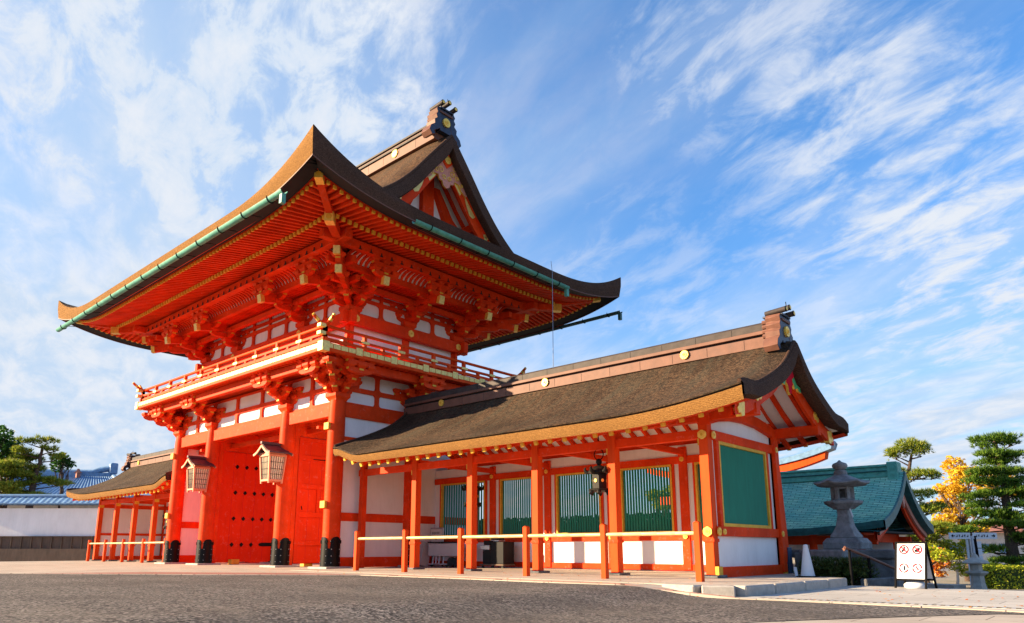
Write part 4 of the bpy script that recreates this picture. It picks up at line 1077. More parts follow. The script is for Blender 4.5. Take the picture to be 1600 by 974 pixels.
    for i, x in enumerate(posts+[x_end]):
        mb = MB(); bx(mb, x-.115, x+.115, yw-.11, yw+.11, .05, 3.24, 'red'); mb.build('post', K, bevel=.01)
    xw = [x_in-.4]+[p for p in sorted(posts+[x_end])]
    for a, b in zip(xw[:-1], xw[1:]):
        if b-a < .4: continue
        win = windows and b-a > 1.5
        mb = MB()
        if win:
            w0, w1 = a+.37, b-.37
            bx(mb, a, b, yw-.03, yw+.03, .05, 1.0, 'white'); bx(mb, a, b, yw-.03, yw+.03, 2.80, 3.3, 'white'); bx(mb, a, w0-.05, yw-.03, yw+.03, 1.0, 2.8, 'white'); bx(mb, w1+.05, b, yw-.03, yw+.03, 1.0, 2.8, 'white')
        else: bx(mb, a, b, yw-.03, yw+.03, .05, 3.3, 'white')
        wo = mb.build('wall_panel', K)
        mb = MB()
        zs_ = ((.03, .19), (.80, 1.0), (2.80, 3.0)) if win else ((.03, .24), (1.30, 1.42) if s < 0 else (1.44, 1.7), (2.72, 2.92))
        for z0, z1 in zs_: bx(mb, a, b, yw-.08, yw+.08, z0, z1, 'red')
        mb.split('timber_band', wo, bevel=.006)
        if win:
            mb = MB()
            bx(mb, w0-.10, w0-.03, yw-.07, yw+.07, 1.0, 2.8, 'red'); bx(mb, w1+.03, w1+.10, yw-.07, yw+.07, 1.0, 2.8, 'red')
            wf = mb.split('window_frame', wo)
            mb = MB()
            for q in ((w0-.03, w0+.02, 1.0, 2.8), (w1-.02, w1+.03, 1.0, 2.8)): bx(mb, q[0], q[1], yw-.09, yw+.04, q[2], q[3], 'ochre')
            bx(mb, w0-.03, w1+.03, yw-.092, yw+.04, 2.75, 2.80, 'ochre'); bx(mb, w0-.03, w1+.03, yw-.092, yw+.04, 1.0, 1.05, 'ochre'); mb.split('window_trim', wf)
            mb = MB(); n = 17
            for k in range(n):
                x = w0+.02+(w1-w0-.04)*(k+.5)/n; r_ = .037
                mb.prism([(r_, 0), (0, r_), (-r_, 0), (0, -r_)], (s*x, yw, 1.9), X_, Y_, Z_, 1.74, 'green_paint')
            mb.build('window_slats', wf)
        for z in ((.90, 2.91) if win else ()):
            mb = MB(); flower(mb, (s*b, yw-.13, z), X_, Z_, .065, 'gold', 6, .03); mb.build('nail_cover', wo)
    # low rail between posts inside
    return K, bx
CPR = [17.64-2.297*k for k in range(5)]
K, bx = corridor('corridor_building', 'long open corridor with thatch roof and green slatted windows at the right of the gate', 1, 6.05, 19.08, CPR[::-1], 17.72, True, None)
# end wall (gable side)
XE = 17.70
mb = MB(); mb.box(XE-.04, XE+.0, .9, 4.2, .05, 1.06, 'white'); mb.box(XE-.04, XE, .9, 4.2, 2.78, 3.40, 'white'); mb.box(XE-.04, XE, .9, 1.25, 1.06, 2.78, 'white'); mb.box(XE-.04, XE, 3.7, 4.2, 1.06, 2.78, 'white')
ew = mb.build('end_wall', K)
mb = MB()
for y0, y1, z0, z1 in ((1.0, 4.15, .0, .22), (.95, 4.2, .84, 1.04), (.95, 4.2, 2.84, 3.04), (1.12, 1.24, 1.04, 2.84), (3.74, 3.84, 1.04, 2.84)):
    mb.box(XE-.03, XE+.08 if z1 > .3 else XE+.10, y0, y1, z0, z1, 'red')
mb.split('timber_band', ew, bevel=.008)
mb = MB()
arc = [(0.75, 3.36), (1.3, 3.50), (2.0, 3.60), (2.65, 3.63), (3.3, 3.60), (4.0, 3.50), (4.55, 3.36)]
mb.prism([(y, z) for y, z in arc]+[(y, z-.24) for y, z in arc[::-1]], (XE+.02, 0, 0), Y_, Z_, X_, .22, 'red'); mb.build('rainbow_beam', ew, bevel=.01)
mb = MB(); mb.box(XE+.02-.05, XE+.02+.04, 1.3, 4.0, 3.42, 3.5, 'red'); mb.prism([(.4, 3.6), (4.9, 3.6), (2.65, 5.0)], (XE-.02, 0, 0), Y_, Z_, X_, .06, 'white'); mb.box(XE, XE+.12, CY-.12, CY+.12, 3.6, 4.6, 'red'); mb.build('gable_wall', ew)
mb = MB()
for y0, y1, z0, z1 in ((1.24, 1.31, 1.04, 2.84), (3.67, 3.74, 1.04, 2.84), (1.31, 3.67, 1.04, 1.11), (1.31, 3.67, 2.77, 2.84)): mb.box(XE-.02, XE+.07, y0, y1, z0, z1, 'ochre')
wf = mb.split('window_trim', ew, bevel=.004)
mb = MB()
for k in range(34):
    y = 1.31+2.36*(k+.5)/34; r_ = .034
    mb.prism([(r_, 0), (0, r_), (-r_, 0), (0, -r_)], (XE+.0, y, 1.94), X_, Y_, Z_, 1.66, 'green_paint')
mb.box(XE-.03, XE-.012, 1.31, 3.67, 1.11, 2.77, 'green_paint')
mb.build('window_slats', wf)
for (y, z, r_) in ((.99, .93, .085), (.99, 2.93, .085), (4.22, .93, .07), (4.22, 2.93, .07), (1.14, .93, .06)):
    mb = MB(); flower(mb, (XE+.135 if r_ < .08 else XE+.09, y, z), Y_, Z_, r_, 'gold', 8, .03); mb.build('nail_cover', ew)
for x, z in ((17.64, .93), (17.64, 2.93)):
    mb = MB(); flower(mb, (x, .76, z), X_, Z_, .10, 'gold', 6, .03); mb.build('nail_cover', ew)
for y0 in (.80, 4.22):
    mb = MB(); mb.box(XE-.05, XE+.12, y0, y0+.18, .0, .235, 'ochre'); mb.build('end_cap', ew, bevel=.006)
# slanting buttress at the rear corner with its dark footing
mb = MB(); mb.bar((XE+.02, 4.62, .05), (XE+.02, 4.36, 3.1), .14, .16, 'red', up=(0, 1, 0)); bt = mb.build('buttress', K, bevel=.01)
mb = MB(); mb.box(XE-.08, XE+.12, 4.52, 4.74, -.1, .62, 'blue'); mb.build('buttress_foot', bt, bevel=.01)
# wall joining gate and corridor
mb = MB(); mb.box(5.84, 6.02, .78, .96, .02, 3.5, 'red'); mb.build('end_post', K, bevel=.01)

KL, _ = corridor('corridor_building', 'thatched open corridor with plain white rear wall at the left of the gate', -1, 5.9, 18.12, [7.55, 9.85, 12.15, 14.45, 16.7], 16.75, False, None)
for y in (.9, 4.25):
    pass
mb = MB(); mb.box(-16.78, -16.70, .9, 4.25, .05, 3.3, 'white'); ew = mb.build('end_wall', KL)
mb = MB()
for z0, z1 in ((.03, .24), (1.3, 1.42), (2.72, 2.92)): mb.box(-16.82, -16.66, .9, 4.25, z0, z1, 'red')
mb.split('timber_band', ew)

# ---------------------------------------------------------------- bamboo rail fences
def fence(label, pts, loc, hh=1.05):
    F = thing('bamboo_fence', label, 'fence', loc, 'low post and bamboo rail fences in front of the corridors')
    for x, y in pts:
        z = max(gz(x, y), -.02) if x < 6 else 0.0
        mb = MB(); mb.box(x-.058, x+.058, y-.058, y+.058, z, hh, 'rail'); mb.prism([(-.058, 0), (.058, 0), (0, .025)], (x, y, hh), X_, Z_, Y_, .116, 'rail'); mb.build('post', F, bevel=.006)
    for (x0, y0), (x1, y1) in zip(pts[:-1], pts[1:]):
        a, b = Vector((x0+.05, y0, .86)), Vector((x1-.05, y1, .86)); L = (b-a).length; P, r = [], []
        k = 0; t = 0
        while t < L:
            P += [a+(b-a)*(t/L), a+(b-a)*(min(t+.02, L)/L)]; r += [.040, .034]; t += .02
            if t >= L: break
            t2 = min(t+.36+.05*math.sin(k*2.1), L); P += [a+(b-a)*((t+.01)/L)]; r += [.036]; t = t2; k += 1
        P.append(b); r.append(.036)
        P = [p for p in P]; mb = MB(); mb.tube(P, r, 'bamboo', 10); mb.build('bamboo_rail', F, smooth=50)
fence('bamboo rail fence with six orange posts along the right corridor', [(8.16+2.03*k, -.93-.008*k) for k in range(6)], (13.2, -.95, 0))
fence('bamboo rail fence with five orange posts before the left corridor', [(-15.19, .05), (-13.05, .05), (-10.85, .05), (-8.6, .05), (-6.35, .05)], (-10.8, .05, 0), 1.02)

# ---------------------------------------------------------------- lanterns
def box_lantern(label, x):
    cy = -.50; L = thing('hanging_lantern', label, 'lantern', (x, cy, 2.72), 'roofed box lanterns on the gate columns')
    mb = MB(); w0, w1 = .235, .30   # tapering body
    def ring(z, w, t=.05):
        for a, b in (((-w, -w), (w, -w)), ((w, -w), (w, w)), ((w, w), (-w, w)), ((-w, w), (-w, -w))): mb.bar((x+a[0], cy+a[1], z), (x+b[0], cy+b[1], z), t, t, 'salmon')
    ring(2.82, w0, .06); ring(3.64, w1, .06)
    for sx in (-1, 1):
        for sy in (-1, 1): mb.bar((x+sx*w0, cy+sy*w0, 2.72), (x+sx*w1, cy+sy*w1, 3.68), .05, .05, 'salmon', up=(0, 1, 0))
    mb.build('lantern_frame', L)
    mb = MB()
    q = .93
    vs = [(x+sx*w*q, cy+sy*w*q, z) for z, w in ((2.84, w0), (3.62, w1)) for sx, sy in ((-1, -1), (1, -1), (1, 1), (-1, 1))]
    mb.add(vs, [(0, 1, 5, 4), (1, 2, 6, 5), (2, 3, 7, 6), (3, 0, 4, 7), (3, 2, 1, 0)], 'paper'); pa = mb.build('paper_pane', L)
    mb = MB()
    for f in (-1, 1):
        for k in range(1, 7):
            t = -1+2*k/7
            mb.bar((x+t*w0, cy+f*w0*.97, 2.84), (x+t*w1, cy+f*w1*.97, 3.62), .014, .014, 'ridge', up=(0, 1, 0)); mb.bar((x+f*w0*.97, cy+t*w0, 2.84), (x+f*w1*.97, cy+t*w1, 3.62), .014, .014, 'ridge', up=(0, 1, 0))
        for z in (3.02, 3.2, 3.42):
            ww = w0+(w1-w0)*(z-2.82)/.82
            mb.bar((x-ww, cy+f*ww*.975, z), (x+ww, cy+f*ww*.975, z), .012, .012, 'iron'); mb.bar((x+f*ww*.975, cy-ww, z), (x+f*ww*.975, cy+ww, z), .012, .012, 'iron')
    mb.build('lattice', pa)
    mb = MB()
    for s_ in (-1, 1):   # curved gabled roof, ridge along y
        pr = [(0, 4.03), (.14, 3.92), (.28, 3.82), (.42, 3.755), (.50, 3.745)]
        for (a, za), (b, zb) in zip(pr[:-1], pr[1:]):
            vs = [(x+s_*a, cy-.42, za), (x+s_*a, cy+.42, za), (x+s_*b, cy+.42, zb), (x+s_*b, cy-.42, zb), (x+s_*a, cy-.42, za-.05), (x+s_*a, cy+.42, za-.05), (x+s_*b, cy+.42, zb-.05), (x+s_*b, cy-.42, zb-.05)]
            mb.add(vs, [(0, 1, 2, 3), (7, 6, 5, 4), (0, 3, 7, 4), (1, 5, 6, 2), (2, 6, 7, 3), (0, 4, 5, 1)], 'plum')
    mb.box(x-.05, x+.05, cy-.47, cy+.47, 4.02, 4.10, 'plum')
    rf = mb.build('roof', L)
    mb = MB()
    for f in (-1, 1):
        for s_ in (-1, 1):
            for (a, za), (b, zb) in zip(pr[:-1], pr[1:]): mb.bar((x+s_*a, cy+f*.44, za-.07), (x+s_*b, cy+f*.44, zb-.07), .03, .07, 'salmon')
    mb.box(x-.30, x+.30, cy-.30, cy+.30, 3.68, 3.74, 'salmon'); mb.build('barge_board', rf)
    mb = MB(); mb.box(x-.03, x+.03, cy, -.2, 3.70, 3.78, 'iron'); mb.build('bracket_arm', L)
box_lantern('roofed red lattice lantern on the column right of the studded door', CX2)
box_lantern('roofed red lattice lantern on the second column from the left', -CX2)
def bronze_lantern(label, x, y, ztop, group='black bronze lanterns hung in the corridors'):
    L = thing('bronze_lantern', label, 'lantern', (x, y, ztop-1.2), group)
    z = ztop
    mb = MB(); mb.tube([(x, y, z+.55), (x, y, z-.10)], .012, 'black', 6); mb.tube([(x+.13*math.cos(t), y, z-.22+.13*math.sin(t)) for t in [2*math.pi*k/16 for k in range(17)]], .012, 'black', 6, False); mb.build('hanging_ring', L, smooth=50)
    mb = MB(); mb.lathe((x, y, z-1.08), [(.02, .76), (.06, .74), (.075, .68), (.05, .63), (.04, .60), (.10, .585), (.20, .53), (.265, .46), (.27, .42), (.22, .41)], 'bronze', 12)
    for k in range(6):
        a = math.pi/3*k+math.pi/6; c = Vector((x+.255*math.cos(a), y+.255*math.sin(a), z-.64)); o = Vector((math.cos(a), math.sin(a), 0))
        mb.tube([c, c+o*.06+Z_*.02, c+o*.085+Z_*.08, c+o*.05+Z_*.12], [.05, .045, .03, .012], 'bronze', 7)
    mb.build('canopy', L, smooth=50)
    mb = MB(); mb.lathe((x, y, z-1.08), [(.18, .05), (.185, .42)], 'bronze', 6); mb.lathe((x, y, z-1.08), [(.17, -.02), (.27, .01), (.28, .045), (.19, .06)], 'bronze', 6)
    for k in range(6):
        a = math.pi/3*k; o = Vector((math.cos(a), math.sin(a), 0)); c = Vector((x, y, z-1.08))+o*.2; mb.tube([c+Z_*.0, c+o*.03-Z_*.05, c-Z_*.09], [.05, .045, .02], 'bronze', 7)
    b = mb.build('fire_box', L, smooth=20)
    for k in range(6):
        a = math.pi/3*k+math.pi/6; o = Vector((math.cos(a), math.sin(a), 0)); q = Vector((-o.y, o.x, 0)); c = Vector((x, y, z-.84))+o*.162
        mb = MB(); mb.prism([(.035*math.cos(t), .04*math.sin(t)) for t in [2*math.pi*j/10 for j in range(10)]], c, q, Z_, o, .012, 'gold'); mb.build('round_window', b)
bronze_lantern('black bronze lantern hanging beside the second corridor post from the right end', 14.93, .9, 2.98)
bronze_lantern('black bronze lantern hanging half behind a corridor post over the trolley', 9.10, 2.6, 3.0)
bronze_lantern('black bronze lantern hanging deep inside the gate passage', -6.3+.55, 4.0+2.9, 3.4) if False else None
bronze_lantern('black bronze lantern hanging in the left corridor beside the gate', -8.1, .9, 2.62)

# ---------------------------------------------------------------- things stored under the corridor
def wheel(mb, c, r, m='rubber', ax=(0, 1, 0), t=.04):
    a = Vector(ax)*t/2; c = Vector(c); mb.cyl(c-a, c+a, r, r, m, 14)
T = thing('folding_table', 'long pale folding table on its side on a wheeled rack under the corridor', 'table', (7.05, 3.5, 0))
mb = MB(); mb.box(6.35, 8.0, 3.30, 3.36, .36, .76, 'grey_cloth'); mb.build('tabletop', T, bevel=.01)
mb = MB(); mb.box(6.3, 8.05, 3.30, 3.75, .78, .82, 'black_panel'); mb.build('upper_tabletop', T, bevel=.008)
for x in (6.45, 6.6, 6.75, 6.95, 7.7):
    mb = MB(); mb.tube([(x, 3.42, .10), (x+.04, 3.45, .78)], .02, 'white_metal', 6); mb.build('leg', T)
mb = MB(); mb.box(6.35, 7.25, 3.3, 3.7, .08, .12, 'grey_metal'); mb.build('rack', T)
for x in (7.35, 7.62):
    mb = MB(); wheel(mb, (x, 3.42, .17), .15, t=.12); mb.build('wheel', T, smooth=40)
for x in (6.45, 7.15):
    mb = MB(); wheel(mb, (x, 3.38, .045), .04); mb.build('caster', T, smooth=40)
T = thing('board_stack', 'pale folded boards leaning together beside the folding table', 'boards', (6.2, 3.45, 0))
for i in range(3):
    mb = MB(); mb.bar((6.02+.09*i, 3.25, .03), (6.0+.07*i, 3.45, .78), .05, .34, 'grey_cloth', up=(0, 1, 0)); mb.build('board', T)
T = thing('notice_board', 'pale framed notice board with dark lettering leaning on the corridor wall', 'sign', (6.15, 3.8, 0))
mb = MB(); mb.box(5.85, 6.50, 3.83, 3.87, .72, 1.30, 'grey_metal'); bo = mb.build('frame', T, bevel=.02)
mb = MB(); mb.box(5.90, 6.45, 3.815, 3.825, .77, 1.25, 'tan'); mb.build('sheet', T)
mb = MB()
for x0, x1, z in ((5.98, 6.02, 1.12), (6.05, 6.10, 1.12), (6.13, 6.17, 1.12), (6.20, 6.25, 1.12), (6.28, 6.33, 1.12)):
    mb.box(x0, x1, 3.806, 3.812, z-.035, z-.022, 'iron'); mb.box(x0, x1, 3.806, 3.812, z+.022, z+.035, 'iron'); mb.box(x0+.015, x0+.027, 3.804, 3.81, z-.03, z+.03, 'iron')
flower(mb, (6.17, 3.81, .93), X_, Z_, .045, 'iron', 5, .01, False); mb.build('lettering', T)
mb = MB(); mb.box(5.9, 5.94, 3.85, 3.9, .01, .8, 'wood'); mb.build('leg', T); mb = MB(); mb.box(6.41, 6.45, 3.85, 3.9, .01, .8, 'wood'); mb.build('leg', T)
T = thing('cabinet_trolley', 'black cabinet with a grey drawer on a low wooden trolley', 'cabinet', (9.2, 3.55, 0))
mb = MB(); mb.box(9.14, 9.68, 3.35, 3.85, .14, .80, 'black_panel'); mb.build('cabinet', T, bevel=.01)
mb = MB(); mb.box(8.78, 9.12, 3.38, 3.80, .14, .56, 'black_panel'); mb.box(8.80, 9.10, 3.40, 3.80, .70, .84, 'black_panel'); mb.build('shelf_box', T, bevel=.01)
mb = MB(); mb.box(8.72, 9.10, 3.34, 3.78, .57, .69, 'grey_metal'); mb.build('drawer', T, bevel=.008)
mb = MB(); mb.box(8.72, 9.7, 3.32, 3.86, .09, .135, 'wood'); mb.build('deck', T)
for x in (8.8, 9.2, 9.62):
    mb = MB(); wheel(mb, (x, 3.38, .05), .045); mb.build('caster', T, smooth=40)
mb = MB(); mb.box(9.0, 9.35, 3.5, 3.8, .81, .86, 'grey_metal'); mb.box(9.02, 9.33, 3.5, 3.78, .865, .93, 'black_panel'); mb.build('top_tray', T, bevel=.008)

# ---------------------------------------------------------------- right side: terrace, stone lantern, rail, signs
T = thing('stone_terrace', 'dark weathered stone terrace wall carrying the tall stone lantern', 'wall', (19.0, 6.2, -1.9))
mb = MB(); mb.box(17.8, 19.95, 5.0, 7.6, -1.95, .36, 'dark_stone'); mb.build('wall_block', T, bevel=.03)
mb = MB(); mb.box(17.72, 20.02, 4.92, 7.68, .365, .565, 'dark_stone'); mb.build('coping', T, bevel=.03)
T = thing('stone_balustrade', 'low grey stone balustrade behind the shrubs at the corridor end', 'balustrade', (18.6, 4.7, -.1))
a, b = Vector((18.0, 4.95, 0)), Vector((19.35, 3.85, 0))
mb = MB(); mb.bar(a+Z_*.46, b+Z_*.46, .22, .20, 'lantern_stone'); mb.build('top_rail', T, bevel=.03)
for i in range(6):
    c = a+(b-a)*(.08+.168*i); mb = MB(); mb.box(c.x-.07, c.x+.07, c.y-.07, c.y+.07, -.3, .36, 'stone'); mb.build('baluster', T, bevel=.01)
mb = MB(); c = a+(b-a)*.0; mb.box(c.x-.16, c.x+.18, c.y-.16, c.y+.16, -.3, .50, 'dark_stone'); mb.build('end_block', T, bevel=.03)
L = thing('stone_lantern', 'tall grey granite lantern with a wide curved cap before the green copper roof', 'stone lantern', (18.67, 6.15, .57))
o = Vector((18.67, 6.15, .57)); s2 = math.sqrt(2)
mb = MB(); mb.lathe(o, [(.45*s2, 0), (.45*s2, .16), (.38*s2, .26), (.36*s2, .275)], 'lantern_stone', 4, rot=math.pi/4); mb.build('plinth', L, bevel=.02)
mb = MB(); mb.lathe(o, [(.31*s2, .275), (.30*s2, .33), (.24*s2, .43), (.185*s2, .55), (.16*s2, .70), (.135*s2, .84), (.135*s2, .92), (.15*s2, 1.0)], 'lantern_stone', 4, rot=math.pi/4); mb.build('shaft', L, smooth=40, bevel=.02)
mb = MB(); mb.lathe(o, [(.24, .98), (.30, 1.03), (.44, 1.12), (.46, 1.17), (.44, 1.19), (.28, 1.215)], 'lantern_stone', 6, rot=.3); mb.build('platform', L, bevel=.01)
fb = MB()
for k in range(6):
    a_ = .3+math.pi/3*k; p = o+Vector((.235*math.cos(a_), .235*math.sin(a_), 0)); fb.bar(p+Z_*1.20, p+Z_*1.53, .075, .075, 'lantern_stone', up=(math.cos(a_), math.sin(a_), 0))
fb.lathe(o, [(.25, 1.205), (.25, 1.25)], 'lantern_stone', 6, rot=.3); fb.lathe(o, [(.25, 1.48), (.25, 1.54)], 'lantern_stone', 6, rot=.3)
for k in (1, 3, 5):
    a0, a1 = .3+math.pi/3*k, .3+math.pi/3*(k+1); p, q = [o+Vector((.215*math.cos(t), .215*math.sin(t), 0)) for t in (a0, a1)]
    fb.add([p+Z_*1.24, q+Z_*1.24, q+Z_*1.5, p+Z_*1.5], [(0, 1, 2, 3)], 'lantern_stone')
fb.build('fire_box', L)
cp = MB(); prof = [(.25, 1.53), (.60, 1.565), (.66, 1.60), (.655, 1.625), (.50, 1.675), (.36, 1.74), (.24, 1.80), (.17, 1.84)]
vs, fs = [], []; n = 36
for r_, z in prof:
    for k in range(n):
        t = 2*math.pi*k/n; q = abs(((t-.3) % (math.pi/3))-math.pi/6)/(math.pi/6)   # 1 at the corners
        up_ = (.07*q**3)*(r_/.66)**3; rr = r_*(.93+.07*q*q); vs.append(o+Vector((rr*math.cos(t), rr*math.sin(t), z+up_)))
for i in range(len(prof)-1):
    for k in range(n): k2 = (k+1) % n; fs.append((i*n+k, i*n+k2, (i+1)*n+k2, (i+1)*n+k))
cp.add(vs, fs, 'lantern_stone'); cp.build('cap', L, smooth=50)
mb = MB(); mb.lathe(o, [(.15, 1.82), (.16, 1.90), (.13, 1.96), (.09, 1.97), (.17, 2.02), (.185, 2.08), (.16, 2.13), (.06, 2.17), (.01, 2.22)], 'lantern_stone', 18); mb.build('jewel', L, smooth=50)
mb = MB(); mb.tube([o+Vector((.20, -.20, .98)), o+Vector((.26, -.22, .78))], .02, 'white_metal', 6); mb.build('wooden_tag', L)
c = Vector((18.93, 2.55, 0))
T = thing('traffic_cone', 'plain white traffic cone at the corner of the corridor platform', 'cone', c)
mb = MB(); mb.lathe(c, [(.145, .03), (.135, .06), (.05, .62), (.045, .66), (.02, .675)], 'white_metal', 20); mb.build('cone_body', T, smooth=40)
mb = MB(); mb.box(c.x-.18, c.x+.18, c.y-.18, c.y+.18, .012, .035, 'black'); mb.build('base_plate', T, bevel=.008)
mb = MB(); mb.bar((18.72, 2.5, .02), (18.66, 2.6, .20), .06, .02, 'white_metal'); mb.build('leaning_slat', T)
H = thing('handrail', 'copper topped handrail on black posts descending beside the shrubs', 'handrail', (19.92, 2.66, -.15))
p0 = at(1320, 856, 16.3); p1 = at(1357, 871, 16.9); p2 = at(1400, 890, 17.7)
mb = MB(); mb.tube([p0-Z_*.06+Vector((-.0, .0, 0)), p0-Vector((.03, .0, .02)), p0, p0+(p1-p0)*.15, p1, p2], .030, 'ridge', 10); mb.build('grip_rail', H, smooth=50)
for p, zb in ((p0+(p1-p0)*.18, -.16), (p1, -.35), (p2, -.8)):
    mb = MB(); mb.tube([(p.x, p.y, zb), (p.x, p.y, p.z)], .028, 'black', 8); mb.build('rail_post', H, smooth=50)
mb = MB(); a, b = Vector((19.9, 2.86, -.12)), at(1400, 905, 17.2); b.z = -.1; mb.bar(a, b, .16, .22, 'dark_stone'); mb.build('step_kerb', bevel=.02, kind='structure')
# warning board
SG = thing('sandwich_board', 'white sandwich board with red ringed prohibition symbols at the top of the steps', 'sign', at(1417, 918, 15.9))
r_ = (RT*math.cos(.25)-Vector((RT.y*-1, RT.x, 0))*math.sin(.25)*-1).normalized(); r_ = Vector((math.cos(-.20), math.sin(-.20), 0)); bk = Vector((-r_.y, r_.x, 0))
base = at(1424, 918, 15.85); base.z = gz(base.x, base.y)
def SP(a, h, off): return base + r_*a + Z_*h + bk*(off)     # off: distance backwards
lean = .22
for side in (0, 1):
    f0 = lambda a, h, e=0: SP(a, h, (h/.88*lean-lean-e*1) if side == 0 else (lean-h/.88*lean+e))
    mb = MB()
    for a in (-.27, .27): mb.bar(f0(a, 0), f0(a, .88), .035, .03, 'black', up=r_)
    mb.bar(f0(-.27, .87), f0(.27, .87), .03, .035, 'black'); mb.bar(f0(-.27, .19), f0(.27, .19), .03, .035, 'black'); mb.bar(f0(-.27, .02), f0(.27, .02), .02, .02, 'grey_metal')
    fo = mb.build('frame', SG)
    mb = MB(); q = [f0(a, h, .004) for a, h in ((-.25, .20), (.25, .20), (.25, .86), (-.25, .86))]; q2 = [f0(a, h, -.008) for a, h in ((-.25, .20), (.25, .20), (.25, .86), (-.25, .86))]
    mb.add(q+q2, [(0, 1, 2, 3), (7, 6, 5, 4), (0, 4, 5, 1), (1, 5, 6, 2), (2, 6, 7, 3), (3, 7, 4, 0)], 'white_metal'); pn = mb.build('panel', SG)
    if side == 0:
        upv = (f0(0, 1)-f0(0, 0)).normalized(); nr = -(upv.cross(r_)).normalized()
        if nr.dot(CAM-base) < 0: nr = -nr
        def disc(mb, a, h, pts, m, e): mb.prism(pts, f0(a, h, .004)+nr*e, r_, upv, nr, .004, m)
        for i, (a, h) in enumerate(((-.12, .74), (.12, .74), (-.12, .40), (.12, .40))):
            mb = MB()
            for k in range(20 if i < 2 else 20):
                if i > 1 and k % 5 == 4: continue
                t0, t1 = 2*math.pi*k/20, 2*math.pi*(k+1)/20
                disc(mb, a, h, [(.088*math.cos(t0), .088*math.sin(t0)), (.088*math.cos(t1), .088*math.sin(t1)), (.068*math.cos(t1), .068*math.sin(t1)), (.068*math.cos(t0), .068*math.sin(t0))], 'sign_red', .006)
            if i < 2: disc(mb, a, h, [(-.062, .050), (-.050, .062), (.062, -.050), (.050, -.062)], 'sign_red', .010)
            mb.build('prohibition_ring', pn)
            mb = MB()
            if i == 0:   # seated figure
                disc(mb, a+.005, h+.042, [(.015*math.cos(t), .015*math.sin(t)) for t in [2*math.pi*k/10 for k in range(10)]], 'black', .008)
                disc(mb, a, h, [(-.012, .025), (.015, .025), (.022, -.01), (.045, -.03), (.035, -.045), (.0, -.02), (-.03, -.05), (-.045, -.04)], 'black', .008)
            elif i == 1:
                disc(mb, a, h, [(-.045, .0), (-.02, .0), (-.015, .02), (.04, .035), (.045, .02), (.03, -.045), (-.04, -.045)], 'black', .008)
            elif i == 2:
                disc(mb, a+.01, h, [(-.01, -.04), (.012, -.04), (.015, .0), (.008, .045), (-.006, .04)], 'black', .008)
            else:
                disc(mb, a, h, [(-.03, .03), (-.01, .04), (.0, .01), (.02, -.01), (.03, -.035), (.005, -.03)], 'sign_red', .008)
            mb.build('pictogram', pn)
mb = MB(); c = SP(0, .0, 0)
mb.lathe(c, [(.15, .02), (.19, .05), (.195, .10), (.15, .14), (.05, .15)], 'white_metal', 20); mb.build('water_weight', SG, smooth=60)
SG.location = base
for o_ in SG.children: pass
# far signpost
fp = at(1526, 922, 24); fx = fp.copy(); fx.z = -1.9
T = thing('direction_signpost', 'white two-armed direction sign on a bundle of thin poles', 'signpost', (fp.x, fp.y, -1.9))
tp = at(1516, 838, 24)
for dx_, m_ in ((-.12, 'white_metal'), (.0, 'grey_metal'), (.10, 'white_metal'), (.19, 'black')):
    mb = MB(); mb.tube([(fp.x+dx_, fp.y, -1.9), (fp.x+dx_*.6, fp.y, tp.z)], .035, m_, 8); mb.build('pole', T)
rv = Vector((math.cos(YAW), math.sin(YAW), 0)); bk2 = Vector((-rv.y, rv.x, 0))
ctr = Vector((fp.x, fp.y, tp.z))-bk2*.08
for s_, wd in ((-1, .62), (1, .70)):
    mb = MB(); a = ctr+rv*s_*.04; b = ctr+rv*s_*wd
    mb.bar(a, b, .04, .17, 'white_metal'); ar = mb.build('sign_arm', T)
    mb = MB(); e = b-rv*s_*.10-bk2*.026
    mb.prism([(0, .012), (.05, .012), (.05, .045), (.10, 0), (.05, -.045), (.05, -.012), (0, -.012)] , e-rv*s_*.05, rv*s_, Z_, bk2, .006, 'black')
    for k in range(5):
        c = ctr+rv*s_*(.12+.075*k)-bk2*.026; mb.prism([(-.022, .03), (.022, .03), (.022, .015), (.008, .015), (.008, -.03), (-.008, -.03), (-.008, .015), (-.022, .015)] if k % 2 else [(-.022, -.03), (.022, -.03), (.022, .03), (.008, .03), (.008, -.012), (-.022, -.012)], c, rv, Z_, bk2, .006, 'black')
    mb.build('arrow_lettering', ar)
mb = MB()
for k in range(3): c = ctr+rv*.16-Z_*(.24+.19*k); mb.bar(c-rv*.08, c+rv*.08, .02, .17, 'white_metal')
mb.build('notice_plate', T)

# ---------------------------------------------------------------- copper-roofed pavilion, torii
KX0, KX1, KY, KH, KZ = 9.6, 17.0, 19.75, 3.75, 1.30
kg = smoothtab([0, 1.0, 2.0, 3.0, 3.75], [0, .36, .86, 1.56, 2.32])
T = thing('copper_roof_pavilion', 'vermilion pavilion under a green copper shingle roof behind the stone lantern', 'building', (13, KY, -1.9))
def kl(x): return .30*max(0, (x-(KX1-4.5))/4.5)**2+.30*max(0, ((KX0+3.5)-x)/3.5)**2
mcs = bpy.data.materials.new('copper_shingles'); mcs.use_nodes = True; n_ = mcs.node_tree; n_.nodes.clear(); g = NG(n_)
t = g.n('ShaderNodeTexCoord').outputs['Object']; sp = g.n('ShaderNodeSeparateXYZ', i_0=t)
cb = g.n('ShaderNodeCombineXYZ', i_0=sp.outputs[0], i_1=g.m('MULTIPLY', sp.outputs[2], 1.35)).outputs[0]
br = g.n('ShaderNodeTexBrick', i_Vector=cb, i_Scale=1.0, i_Color1=(0, 0, 0, 1), i_Color2=(1, 1, 1, 1)); br.inputs['Brick Width'].default_value = .42; br.inputs['Row Height'].default_value = .105; br.inputs['Mortar Size'].default_value = .011
